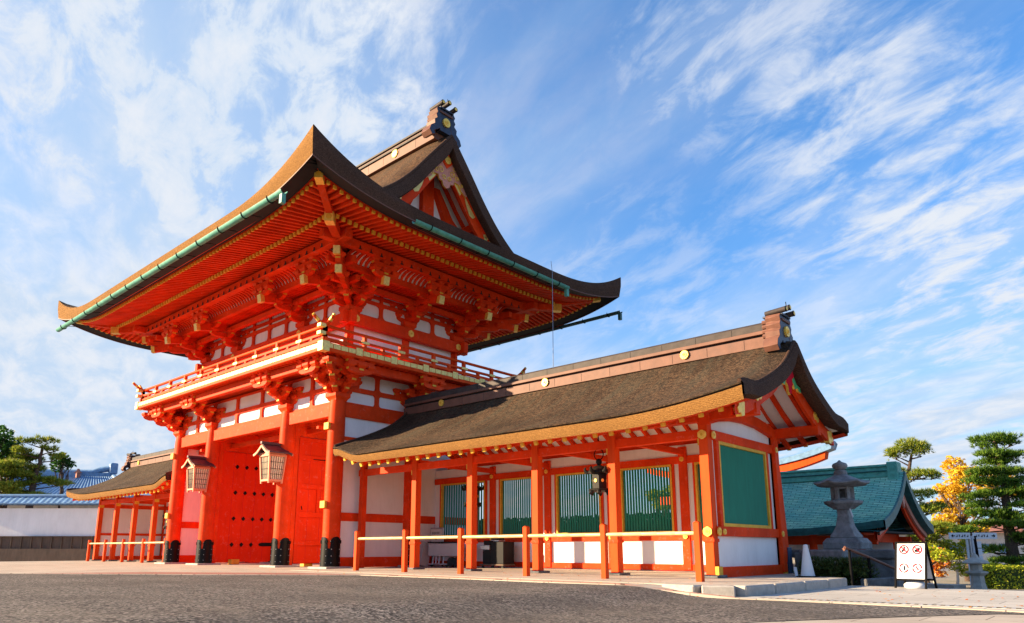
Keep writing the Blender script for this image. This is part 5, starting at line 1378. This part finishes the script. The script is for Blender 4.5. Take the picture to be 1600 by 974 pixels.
ns = g.n('ShaderNodeTexNoise', i_Vector=t, i_Scale=1.1, i_Detail=6.0).outputs[0]
cc = g.mix(g.n('ShaderNodeSeparateColor', i_0=br.outputs['Color']).outputs[0], (.17, .46, .33), (.34, .62, .46)); cc = g.mix(g.ramp(ns, [(.4, 0.), (.68, .7)]), cc, (.09, .36, .33)); cc = g.mix(br.outputs['Fac'], cc, (.01, .06, .07))
bs = g.n('ShaderNodeBsdfPrincipled', i_Base_Color=cc, i_Roughness=.5); g.n('ShaderNodeOutputMaterial', i_Surface=bs.outputs[0]); M['shingle'] = mcs
rf = MB(); rows_n = 30; dl_ = []
for i in range(rows_n):
    d0, d1 = 3.75*i/rows_n, 3.75*(i+1)/rows_n; dl_ += [(d0, .025), (d1, .0)]
kx = frange(KX0, KX1, 40)
for sy in (1, -1): rf.grid(lambda x, q: (x, KY+sy*(KH-q[0]), KZ+kg(q[0])+q[1]+kl(x)*(1-.8*q[0]/3.75)), kx, dl_, 'shingle')
ro = rf.build('roof', T)
mb = MB()
for sy in (1, -1): mb.grid(lambda x, r: (x, KY+sy*(KH-[-.02, .0, .05, .5][r]), KZ+kl(x)+[.03, -.10, -.24, -.2][r]), kx, range(4), ['patina']*39+['patina_dark']*78 if False else 'patina_dark')
mb.build('eave_edge', ro)
for xv, sg in ((KX0, -1), (KX1, 1)):
    mb = MB()
    for sy in (1, -1):
        mb.grid(lambda r, d: (xv+sg*[0, .06, .06, -.15, -.9][r], KY+sy*(KH-d), KZ+kg(d)+kl(xv)*(1-.8*d/3.75)+[.03, 0, -.34, -.40, -.36][r]), range(5), frange(0, 3.75, 16), 'patina_dark')
    mb.build('verge', ro, smooth=40)
mb = MB(); mb.box(KX0+.1, KX1-.35, KY-.20, KY+.20, KZ+2.2, KZ+2.62, 'patina'); mb.box(KX0+.1, KX1-.35, KY-.26, KY+.26, KZ+2.42, KZ+2.47, 'patina_dark'); mb.box(KX0, KX1-.30, KY-.27, KY+.27, KZ+2.62, KZ+2.72, 'patina'); rr = mb.build('ridge', ro, bevel=.02)
mb = MB(); mb.box(KX1-.55, KX1-.15, KY-.34, KY+.34, KZ+2.05, KZ+2.80, 'patina'); mb.build('ridge_end', rr, bevel=.03)
for sy in (1, -1):
    mb = MB(); dd = frange(.15, 3.7, 14)
    for a, b in zip(dd[:-1], dd[1:]):
        P4 = []
        for d in (a, b): z = KZ+kg(d)+kl(KX1)*(1-.8*d/3.75); P4 += [(KY+sy*(KH-d), z-.42), (KY+sy*(KH-d), z-.42-.36*(1+.2*kg(d)))]
        mb.add([(xo, y, z) for xo in (KX1-.4, KX1-.3) for y, z in P4], [(0, 1, 3, 2), (4, 6, 7, 5), (0, 2, 6, 4), (1, 5, 7, 3)], 'red')
        mb.add([(xo, y, z) for xo in (KX1-.28, KX1-.2) for y, z in [(p, q+.16) for p, q in P4[0:1]]+[(P4[1][0], P4[1][1]+.22)]+[(P4[2][0], P4[2][1]+.16), (P4[3][0], P4[3][1]+.22)]], [(0, 1, 3, 2), (4, 6, 7, 5), (0, 2, 6, 4), (1, 5, 7, 3)], 'pink')
    mb.build('barge_board', ro)
mb = MB(); mb.prism([(-2.2, 1.0), (2.2, 1.0), (.0, 3.0)], (KX1-1.3, KY, 0), Y_, Z_, X_, .1, 'wood'); mb.box(KX1-1.5, KX1-1.1, KY-2.6, KY+2.6, .85, 1.25, 'red'); mb.box(KX1-1.35, KX1-1.15, KY-.15, KY+.15, 1.2, 2.6, 'red'); mb.build('gable_wall', T)
mb = MB(); mb.prism([(0, -.45), (.14, -.2), (.1, .1), (0, .3), (-.1, .1), (-.14, -.2)], (KX1-.15, KY, KZ+1.35), Y_, Z_, X_, .06, 'pink'); mb.build('gable_pendant', ro)
for x in (10.6, 12.3, 14.0, 15.8):
    for y in (KY-2.5, KY+2.5):
        mb = MB(); mb.cyl((x, y, -1.9), (x, y, 1.3), .15, .15, 'red', 14); mb.build('column', T, smooth=40)
for y in (KY-2.5, KY+2.5):
    mb = MB(); mb.box(10.2, 16.4, y-.1, y+.1, .75, 1.1, 'red'); mb.build('beam', T)
mb = MB(); mb.box(10.6, 15.7, KY+2.3, KY+2.4, -1.9, 1.1, 'white'); mb.box(10.6, 15.7, KY-2.4, KY-2.3, -1.9, -.6, 'red'); mb.build('wall', T)
mb = MB(); mb.box(10.0, 16.6, KY-3.2, KY+3.2, 1.2, 1.26, 'near_black'); mb.build('ceiling', T)
TY, TC = 32, 3.95
T = thing('torii_gate', 'large vermilion torii gate with a dark upswept lintel cap beyond the corridor', 'torii', (TC, TY, -1.9))
for sx in (-1, 1):
    mb = MB(); mb.cyl((TC+sx*3.35, TY, -1.9), (TC+sx*3.1, TY, 5.05), .42, .36, 'rail', 24); c_ = mb.build('pillar', T, smooth=40)
    mb = MB(); mb.cyl((TC+sx*3.35, TY, -1.9), (TC+sx*3.33, TY, -1.0), .46, .46, 'iron', 24); mb.build('pillar_foot', c_, smooth=40)
xx = frange(-6.6, 6.6, 25)
def cur(t): return .9*(abs(t)/6.6)**2.4
for nm, z0, z1, hw, m_, ex in (('lower_lintel', 5.02, 5.55, .30, 'rail', .93), ('upper_lintel', 5.55, 5.86, .46, 'patina_dark', 1.0)):
    mb = MB(); vs = []
    for t in xx:
        q = t*ex; e = .12*(abs(t)/6.6)**8*(1 if t > 0 else -1)
        vs += [(TC+q, TY-hw, z0+cur(t)), (TC+q, TY+hw, z0+cur(t)), (TC+q+e, TY+hw*1.1, z1+cur(t)*1.05), (TC+q+e, TY, z1+cur(t)*1.05+(.16 if hw > .4 else 0)), (TC+q+e, TY-hw*1.1, z1+cur(t)*1.05)]
    fs = [(i*5+j, i*5+(j+1) % 5, (i+1)*5+(j+1) % 5, (i+1)*5+j) for i in range(24) for j in range(5)]+[tuple(range(5)), tuple(120+j for j in range(5))]
    mb.add(vs, fs, m_ if m_ == 'rail' else 'tile'); mb.build(nm, T)
mb = MB(); mb.box(TC-6.35+1.0, TC+6.35-1.0, TY-.18, TY+.18, 3.6, 4.15, 'rail'); mb.build('tie_lintel', T); mb = MB(); mb.box(TC-.35, TC+.35, TY-.15, TY+.15, 4.16, 5.0, 'rail'); mb.build('strut', T)

# ---------------------------------------------------------------- left side: plaster wall, tiled hall
wr, wf_ = RT.copy(), Vector((-RT.y, RT.x, 0))
W0 = at(-120, 880, 52); W0 = CAM+(ray(-120, 860)/ray(-120, 860).dot(FW))*44; W1 = CAM+(ray(262, 860)/ray(262, 860).dot(FW))*44
a, b = Vector((W0.x, W0.y, 0)), Vector((W1.x, W1.y, 0)); d = (b-a).normalized(); nn = Vector((d.y, -d.x, 0))
T = thing('plaster_wall', 'white plaster boundary wall with blue-grey tile coping and a stone footing', 'wall', ((a.x+b.x)/2, (a.y+b.y)/2, -.3))
mb = MB(); mb.bar(a+Z_*2.15, b+Z_*2.15, .4, 1.85, 'white'); mb.build('plaster_panel', T)
mb = MB(); mb.bar(a+Z_*.98+nn*.10, b+Z_*.98+nn*.10, .45, .74, 'wood')
L_ = (b-a).length; k = 0
mb.build('wood_panel', T); mb = MB()
while k*.62 < L_: c = a+d*(k*.62)+nn*.36; mb.bar(c+Z_*.62, c+Z_*1.34, .06, .05, 'wood', up=nn); k += 1
mb.bar(a+Z_*1.35+nn*.34, b+Z_*1.35+nn*.34, .12, .06, 'wood'); mb.build('battens', T, kind='stuff')
mb = MB(); mb.bar(a+Z_*.12+nn*.25, b+Z_*.12+nn*.25, .9, 1.0, 'wood'); mb.build('footing', T)
mb = MB(); prof = [(.0, 3.78), (.20, 3.62), (.62, 3.33)]
for s_ in (1, -1):
    us = frange(0, L_, int(L_/.09)); mb.grid(lambda u, r: a+d*u+nn*s_*prof[r][0]+Z_*(prof[r][1]+.028*(1+math.cos(u*2*math.pi/.36))), us, range(3), 'tile')
    mb.grid(lambda u, r: a+d*u+nn*s_*.62+Z_*(3.33-.07*r+.05), [0, L_], range(2), 'tile')
mb.tube([a+Z_*3.86, b+Z_*3.86], .11, 'tile', 8); mb.build('tile_coping', T, smooth=60)
# tiled hall
def pl(u, v, dep): r = ray(u, v); return CAM+r/r.dot(FW)*dep
e0, e1, r0, r1 = pl(-160, 790, 52), pl(232, 786, 54), pl(48, 742, 60), pl(176, 742, 61)
e0.z = e1.z = (e0.z+e1.z)/2; r0.z = r1.z = (r0.z+r1.z)/2
T = thing('tiled_hall', 'hall with a wide blue-grey tiled roof behind the plaster wall', 'building', ((e0.x+e1.x)/2, (e0.y+e1.y)/2+3, -.3))
bk3 = Vector((FW.x, FW.y, 0)).normalized(); de = (e1-e0).normalized()
f0, f1 = e0+bk3*14, e1+bk3*14
mb = MB(); nU = 220
def slope(A, B, Cc, Dd, n, nm):
    mb = MB(); nz = (B-A).normalized()
    mb.grid(lambda u, v: A.lerp(B, u).lerp(Cc.lerp(Dd, u), v)+Z_*(-.55*math.sin(math.pi*v)*.35+.045*(1+math.cos(u*2*math.pi*n))+.05*(1-((v*14) % 1))*0), frange(0, 1, n*8+1), frange(0, 1, 12), 'tile'); return mb.build(nm, T, smooth=60)
slope(e0, e1, r0, r1, 44, 'roof'); mb = MB(); mb.add([e1, f1, r1], [(0, 1, 2)], 'tile'); mb.add([e0, f0, r0], [(0, 1, 2)], 'tile'); mb.add([f0, f1, r1, r0], [(0, 1, 2, 3)], 'tile'); mb.build('rear_roof', T)
mb = MB(); up_ = Z_*.22
mb.tube([r0+up_-(r1-r0)*.02, r0+up_, r0.lerp(r1, .75)+up_, r0.lerp(r1, .86)+up_*2.2, r1+up_*3.0+de*.2], .26, 'tile', 8); mb.bar(r0+Z_*.05, r1+Z_*.05, .5, .3, 'tile'); mb.tube([e1, r1], .2, 'tile', 8); mb.tube([e0, r0], .2, 'tile', 8); mb.build('ridge', T, smooth=50)
mb = MB(); q = r1+Z_*.5; mb.box(q.x-.3, q.x+.3, q.y-.3, q.y+.3, q.z-.4, q.z+.55, 'tile'); mb.build('ridge_end', T, bevel=.08)
mb = MB(); q = pl(122, 741, 60); mb.box(q.x-.14, q.x+.14, q.y-.14, q.y+.14, q.z-.3, q.z+.15, 'brick_roof'); mb.prism([(-.30, 0), (.30, 0), (.1, .15), (0, .35), (-.1, .15)], q+Z_*.12, RT, Z_, wf_, .3, 'brick_roof'); mb.build('roof_ornament', T)
mb = MB(); vs = [e0+bk3*.8, e1-de*.8+bk3*.8, f1-de*.8, f0]; lo = [Vector((p.x, p.y, -.3)) for p in vs]; hi = [Vector((p.x, p.y, e0.z+.1)) for p in vs]
mb.add(lo+hi, [(i, (i+1) % 4, (i+1) % 4+4, i+4) for i in range(4)], 'tan'); mb.build('wall', T)

# ---------------------------------------------------------------- vegetation
def rnd(a, b): return a+(b-a)*random.random()
def tufts(mb, c, rx, ry, rz, n, m, ln=.16, wd=None, blades=6):
    wd = wd or ln*.17
    c = Vector(c); vs, fs = [], []
    for _ in range(n):
        while True:
            p = Vector((rnd(-1, 1), rnd(-1, 1), rnd(-1, 1)))
            if p.length < 1: break
        p = p*(.55+.45*random.random()) if random.random() < .3 else p.normalized()*rnd(.72, 1.03)
        if p.z < -.35 and random.random() < .75: p.z = -p.z
        bump = 1+.16*noise.noise(p*2.3+c)
        q = c+Vector((p.x*rx, p.y*ry, p.z*rz))*bump
        ax = (Vector((p.x*.8, p.y*.8, .55+p.z*.5))+Vector((rnd(-.4, .4), rnd(-.4, .4), rnd(-.2, .4)))).normalized(); s1 = ax.orthogonal().normalized(); s2_ = ax.cross(s1)
        L = ln*rnd(.7, 1.25)
        for k in range(blades):
            t = 2*math.pi*(k+random.random()*.5)/blades; d = (ax+ (s1*math.cos(t)+s2_*math.sin(t))*rnd(.55, 1.0)).normalized(); w_ = d.cross(ax).normalized()*wd/2
            o = len(vs); vs += [q-w_, q+w_, q+d*L]; fs.append((o, o+1, o+2))
    mb.add(vs, fs, m)
def leaves(mb, c, r, n, m, size=.09, flat=1.0, shell=.35):
    c = Vector(c); vs, fs = [], []
    rx, ry, rz = r if isinstance(r, tuple) else (r, r, r)
    for _ in range(n):
        p = Vector((random.gauss(0, 1), random.gauss(0, 1), random.gauss(0, 1))).normalized()*(shell+(1-shell)*random.random()**.6)
        bump = 1+.35*noise.noise(p*1.9+c)
        q = c+Vector((p.x*rx, p.y*ry, p.z*rz))*bump
        a = Vector((rnd(-1, 1), rnd(-1, 1), rnd(-.6, .6))).normalized(); b = a.cross(Vector((rnd(-1, 1), rnd(-1, 1), 1))).normalized(); s_ = size*rnd(.6, 1.3)
        o = len(vs); vs += [q-a*s_*.5, q+b*s_*.32, q+a*s_*.5, q-b*s_*.32]; fs.append((o, o+1, o+2, o+3))
    mb.add(vs, fs, m)
def limb(mb, a, b, r0, r1, m='bark', wob=.12, n=6):
    a, b = Vector(a), Vector(b); L = (b-a).length; P = []
    for i in range(n+1):
        t = i/n; P.append(a.lerp(b, t)+Vector((noise.noise(a*3+Vector((t*3, 0, 0))), noise.noise(b*3+Vector((0, t*3, 0))), 0))*wob*L*math.sin(math.pi*t))
    mb.tube(P, [r0+(r1-r0)*i/n for i in range(n+1)], m, 8)
PXM = lambda dist: FPX/dist
def pine(label, trunk, pads, dist, m, r0, base_z, density=230, group=None, ln=.16):
    """trunk: pixels bottom to top at the given distance; pads: (px, py, half width px, half height px)"""
    P = [at(u, v, dist) for u, v in trunk]; P[0].z = base_z
    T = thing('pine_tree', label, 'pine tree', P[0], group)
    mb = MB(); n = len(P)
    sm = []
    for i in range(n-1):
        for k in range(4): sm.append(P[i].lerp(P[i+1], k/4)+Vector((noise.noise(P[i]*2+Vector((k, 0, 0))), noise.noise(P[i]*2+Vector((0, k, 5))), 0))*.06)
    sm.append(P[-1]); mb.tube(sm, [r0*(1-.72*i/(len(sm)-1)) for i in range(len(sm))], 'bark', 10); tr = mb.build('trunk', T, smooth=60)
    sc_ = dist/FPX*.95
    br = MB(); cr = MB()
    for j, (u, v, w_, h_) in enumerate(pads):
        off = rnd(-1, 1)*w_*sc_*.7; c = at(u, v, dist)+bk3*off; rx, rz = w_*sc_, h_*sc_
        near = min(sm[2:], key=lambda p: (p-Vector((c.x, c.y, c.z-rz*1.6))).length)
        limb(br, near, c-Z_*rz*.6, .055, .022)
        for k in range(3):
            e = c+Vector((rnd(-.6, .6)*rx, rnd(-.6, .6)*rx, -rz*.25)); limb(br, c-Z_*rz*.6+(near-c)*.15, e, .03, .012, n=3)
        k_ = max(2, int(rx/.28)); area = rx*rx*3.1
        subs = []
        for q in range(k_*2):
            t = 2*math.pi*q/(k_*2)+rnd(-.3, .3); rr = rx*rnd(.35, .72) if q else 0
            s_ = rx*rnd(.34, .5); subs.append((c+Vector((rr*math.cos(t), rr*math.sin(t), rnd(-.25, .3)*rz)), s_))
        for p, s_ in subs: tufts(cr, p, s_, s_, rz*rnd(.55, .85), max(14, int(density*s_*s_*2.0)+10), m, ln=ln)
    br.build('limbs', tr, smooth=60); cr.build('crown', T)
    return T
pine('twisted cloud-pruned pine with yellowing pads standing right of the copper roof', [(1436, 915), (1428, 850), (1418, 800), (1412, 765), (1420, 735), (1424, 712)],
     [(1420, 700, 26, 9), (1400, 709, 20, 8), (1440, 708, 20, 9), (1392, 714, 12, 6), (1404, 738, 22, 7), (1445, 742, 24, 9), (1466, 743, 13, 8), (1425, 748, 16, 7), (1432, 776, 24, 9), (1416, 786, 16, 8), (1448, 797, 28, 10), (1476, 792, 14, 8), (1430, 803, 20, 8), (1452, 826, 26, 9), (1470, 835, 16, 7), (1436, 840, 22, 8), (1455, 852, 20, 7)], 52, 'needle_gold', .26, -1.9, 75, ln=.24)
pb = [(1556, 688, 30, 6), (1538, 700, 16, 5), (1578, 694, 18, 5), (1546, 712, 26, 6), (1588, 712, 26, 7), (1570, 722, 26, 7), (1560, 738, 34, 8), (1602, 738, 26, 9), (1532, 752, 20, 7), (1580, 755, 34, 9), (1612, 765, 22, 9)]
random.seed(11)
for yy in range(774, 905, 17):
    for xx_ in (1532, 1562, 1594, 1620):
        if random.random() < .8: pb.append((xx_+rnd(-12, 12)-(6 if yy > 800 else 0), yy+rnd(-5, 5), rnd(17, 29), rnd(5, 8)))
pine('tall layered green pine at the right edge above the clipped hedge', [(1592, 940), (1584, 880), (1577, 830), (1572, 780), (1563, 725), (1554, 690)], pb, 56, 'needle', .42, -1.9, 42, ln=.30)
pine('spreading cloud pine behind the plaster wall at the left', [(42, 800), (48, 780), (53, 750), (62, 722), (66, 700)],
     [(52, 692, 14, 5), (78, 690, 15, 6), (40, 706, 16, 6), (86, 704, 12, 5), (34, 714, 22, 6), (12, 728, 26, 7), (50, 733, 18, 6), (86, 716, 12, 6), (24, 742, 30, 7), (62, 750, 20, 6), (82, 754, 19, 6), (36, 758, 18, 5), (18, 774, 26, 7), (-10, 760, 30, 9), (70, 778, 18, 6)], 60, 'needle_gold', .28, -.3, 75, ln=.30)
def broad(name, label, cat, base, blobs, dist, m, size, n, trunk_r=.12, spread=1.0, tm='bark', group=None, depth=.8):
    B = at(*base, dist) if len(base) == 2 else Vector(base[:3])
    T = thing(name, label, cat, B, group); br, cr = MB(), MB(); sc_ = dist/FPX*.95; j = at(base[0], base[1]-20, dist) if len(base) == 2 else B+Z_*.4
    top = sum((at(u, v, dist) for u, v, w_, h_ in blobs), Vector())/len(blobs)
    fork = B.lerp(top, .45); limb(br, B, fork, trunk_r, trunk_r*.7, tm, .06)
    for (u, v, w_, h_) in blobs:
        c = at(u, v, dist)+bk3*rnd(-1, 1)*w_*sc_*depth; limb(br, fork, c, trunk_r*.45, trunk_r*.1, tm, .15)
        for k in range(4): limb(br, fork.lerp(c, .6), c+Vector((rnd(-1, 1)*w_*sc_*.8, rnd(-1, 1)*w_*sc_*.8, rnd(-.6, .9)*h_*sc_)), trunk_r*.14, .008, tm, .15, 4)
        leaves(cr, c, (w_*sc_, w_*sc_*.9, h_*sc_), int(n*w_*h_/200), m, size)
    br.build('trunk', T, smooth=60); cr.build('crown', T); return T
def base_at(u, dist, z): p = at(u, 900, dist); return (p.x, p.y, z)
random.seed(5)
broad('autumn_tree', 'golden yellow autumn tree between the two pines', 'tree', base_at(1512, 64, -1.9), [(1492, 728, 15, 14), (1500, 745, 20, 14), (1522, 740, 18, 12), (1482, 765, 17, 11), (1466, 764, 9, 7), (1500, 772, 22, 13), (1535, 758, 22, 12), (1560, 752, 24, 8), (1484, 790, 20, 10), (1512, 800, 20, 12), (1468, 812, 16, 8), (1500, 820, 22, 10), (1530, 826, 18, 10), (1478, 830, 16, 6), (1580, 770, 20, 8)], 64, 'leaf_yellow', .28, 420, .25)
broad('autumn_tree', 'small orange-red maple behind the sandwich board', 'tree', base_at(1462, 51, -1.9), [(1448, 872, 13, 10), (1465, 866, 12, 9), (1440, 888, 12, 9), (1458, 885, 14, 9), (1476, 880, 12, 10), (1445, 900, 10, 6), (1470, 897, 10, 5), (1428, 862, 8, 6)], 51, 'leaf_orange', .17, 750, .11, tm='tan')
broad('autumn_tree', 'lime yellow young maple left of the signpost', 'tree', base_at(1494, 53, -1.9), [(1490, 855, 13, 9), (1502, 866, 13, 9), (1484, 868, 12, 8), (1506, 850, 10, 7), (1496, 885, 12, 7), (1480, 850, 9, 6), (1512, 895, 10, 7)], 53, 'leaf_lime', .17, 700, .10, tm='tan')
broad('broadleaf_tree', 'dense bright green tree at the left edge behind the cloud pine', 'tree', base_at(5, 62, -.3), [(8, 680, 18, 13), (-10, 700, 30, 20), (20, 700, 18, 14), (4, 722, 26, 14), (-30, 740, 30, 20), (30, 722, 14, 10)], 62, 'leaf_green', .30, 260, .3)
broad('broadleaf_tree', 'small rounded green tree showing right of the cloud pine', 'tree', base_at(96, 64, -.3), [(92, 718, 12, 9), (104, 724, 9, 7), (84, 728, 12, 8), (98, 712, 8, 6)], 64, 'leaf_green', .28, 420, .2)
broad('broadleaf_tree', 'distant green tree in the gap under the golden tree', 'tree', base_at(1455, 48, -1.9), [(1440, 858, 22, 10), (1462, 868, 20, 9), (1420, 872, 20, 12), (1400, 880, 20, 14)], 48, 'leaf_lime', .2, 420, .15)
def hedge(label, c, r, n, m, size, dirv=None, name='hedge', cat='hedge'):
    T = thing(name, label, cat, Vector(c)-Z_*r[2]); mb = MB(); vs = []
    u = dirv or X_; v = Vector((-u.y, u.x, 0))
    for _ in range(n):
        p = Vector((rnd(-1, 1), rnd(-1, 1), rnd(-1, 1))); ax = random.randrange(3); p[ax] = math.copysign(rnd(.86, 1.02), p[ax] if ax != 2 else 1)
        q = Vector(c)+u*p.x*r[0]+v*p.y*r[1]+Z_*p.z*r[2]*(1+.06*noise.noise(p*4))
        a = Vector((rnd(-1, 1), rnd(-1, 1), rnd(-1, 1))).normalized(); b = a.orthogonal().normalized(); s_ = size*rnd(.6, 1.3); vs.append([q-a*s_*.5, q+b*s_*.35, q+a*s_*.5, q-b*s_*.35])
    for w_ in vs: mb.add(w_, [(0, 1, 2, 3)], m)
    mb.build('foliage', T); mb = MB()
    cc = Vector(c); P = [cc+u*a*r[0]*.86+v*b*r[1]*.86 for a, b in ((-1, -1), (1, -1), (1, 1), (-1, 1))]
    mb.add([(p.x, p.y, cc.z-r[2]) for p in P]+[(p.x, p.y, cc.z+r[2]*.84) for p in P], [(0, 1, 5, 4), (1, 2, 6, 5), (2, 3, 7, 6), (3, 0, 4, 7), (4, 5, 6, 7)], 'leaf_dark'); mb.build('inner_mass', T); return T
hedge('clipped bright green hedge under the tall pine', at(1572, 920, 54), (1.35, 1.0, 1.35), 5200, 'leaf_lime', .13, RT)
for i, (u, v, dd_) in enumerate(((1278, 892, 17.2), (1308, 893, 17.0), (1338, 894, 17.1))):
    c = at(u, v, dd_); T = thing('shrub', ('dark low shrub beside the white cone', 'dark low shrub behind the first handrail post', 'dark low shrub between the two handrail posts')[i], 'shrub', (c.x, c.y, gz(c.x, c.y)), 'dark low shrubs at the corridor end')
    mb = MB()
    for q in range(16):
        e = c+Vector((rnd(-.3, .3), rnd(-.35, .35), rnd(-.1, .26))); limb(mb, (c.x+rnd(-.08, .08), c.y, gz(c.x, c.y)-.05), e, .012, .004, 'bark', .1, 4)
    mb.build('stems', T); mb = MB()
    for q in range(7): leaves(mb, c+Vector((rnd(-.22, .22), rnd(-.3, .3), rnd(-.16, .08))), (.26, .26, .18), 520, 'leaf_dark', .05, shell=.1)
    tufts(mb, c, .36, .4, .28, 260, 'leaf_dark', ln=.09, wd=.02); mb.build('foliage', T)
# hedge seen through the corridor windows
hedge('long green hedge behind the corridor, seen through the slatted windows', (9.4, 8.0, .55), (5.9, .5, 1.15), 9000, 'leaf_green', .10)
# pedestal lantern and low wall below the steps
p = at(1529, 915, 23); T = thing('stone_lantern', 'small pale stone lantern half hidden by the signpost', 'stone lantern', (p.x, p.y, -1.9))
mb = MB(); mb.lathe((p.x, p.y, -1.9), [(.42, 0), (.42, 1.0), (.36, 1.1), (.22, 1.35), (.16, 1.6), (.15, 1.8)], 'stone', 6); mb.build('shaft', T); mb = MB(); mb.lathe((p.x, p.y, 0), [(.15, -.12), (.26, -.04), (.26, .0), (.14, .02), (.14, .18), (.12, .19)], 'stone', 6); mb.build('fire_box', T)
mb = MB(); mb.lathe((p.x, p.y, 0), [(.12, .18), (.32, .21), (.30, .25), (.1, .35), (.06, .42), (.01, .48)], 'stone', 6); mb.build('cap', T)
p, q = at(1432, 917, 24), at(1500, 917, 23); T = thing('garden_wall', 'low pale stone wall beyond the pavement edge', 'wall', (p.x, p.y, -1.9)); mb = MB(); mb.bar((p.x, p.y, -1.2), (q.x, q.y, -1.2), .3, 1.5, 'stone'); mb.build('wall_block', T); mb = MB(); mb.bar((p.x, p.y, -.42), (q.x, q.y, -.42), .4, .12, 'stone'); mb.build('coping', T)
# far buildings
p = at(1470, 858, 95); T = thing('distant_building', 'distant pale building with a reddish roof under the golden tree', 'building', (p.x, p.y, -1.9))
mb = MB(); mb.bar((p.x-6, p.y-4, .2), (p.x+6, p.y+6, .2), 6, 4.2, 'tan'); mb.build('wall', T)
mb = MB(); mb.prism([(-4, 2.3), (4, 2.3), (0, 3.3)], (p.x, p.y+1, 0), Vector((10, -12, 0)).normalized(), Z_, Vector((12, 10, 0)).normalized(), 15, 'brick_roof'); mb.build('roof', T)
mb = MB()
for k in range(5): c = Vector((p.x-6, p.y-4, .6)).lerp(Vector((p.x+6, p.y+6, .6)), .15+.17*k)+Vector((10, -12, 0)).normalized()*3.02; mb.bar(c-Vector((.6, .5, 0)), c+Vector((.6, .5, 0)), .04, 1.0, 'tile')
mb.build('window_band', T)
random.seed(9)
mb = MB()
for k in range(70):
    a_ = YAW*1.0+R(rnd(-42, 44)); dd_ = rnd(110, 150); c = CAM+Vector((-math.sin(a_), math.cos(a_), 0))*dd_; c.z = .2+rnd(-1, .8)
    leaves(mb, c, (5, 5, rnd(1.5, 2.6)), 260, 'leaf_green', .9, shell=.3)
tl = mb.build('distant_woods', None); tl['kind'] = 'stuff'

# fallen leaves on the paving
random.seed(21)
mb = MB()
for _ in range(260):
    if random.random() < .5: x, y = rnd(19.9, 24.0), rnd(-2.3, 2.3); z = gz(x, y)+.018
    else: x, y = rnd(6.5, 19.2), rnd(-3.0, .4); z = (.02 if y > -1.9 else gz(x, y)+.02)
    s_ = rnd(.018, .035); a_ = rnd(0, 6.3); d1, d2 = Vector((math.cos(a_), math.sin(a_), rnd(-.2, .3))), Vector((-math.sin(a_), math.cos(a_), rnd(-.1, .4)))
    c = Vector((x, y, z)); mb.add([c-d1*s_, c+d2*s_*.5, c+d1*s_, c-d2*s_*.5], [(0, 1, 2, 3)], 'leaf_orange')
mb.build('fallen_leaves', None, kind='stuff')

random.seed(31)
broad('broadleaf_tree', 'lime green tree glimpsed through the slatted window nearest the corridor end', 'tree', base_at(1035, 62, -1.9), [(1020, 775, 16, 10), (1045, 772, 16, 12), (1035, 790, 20, 10), (1060, 785, 16, 12)], 62, 'leaf_lime', .3, 420, .2)
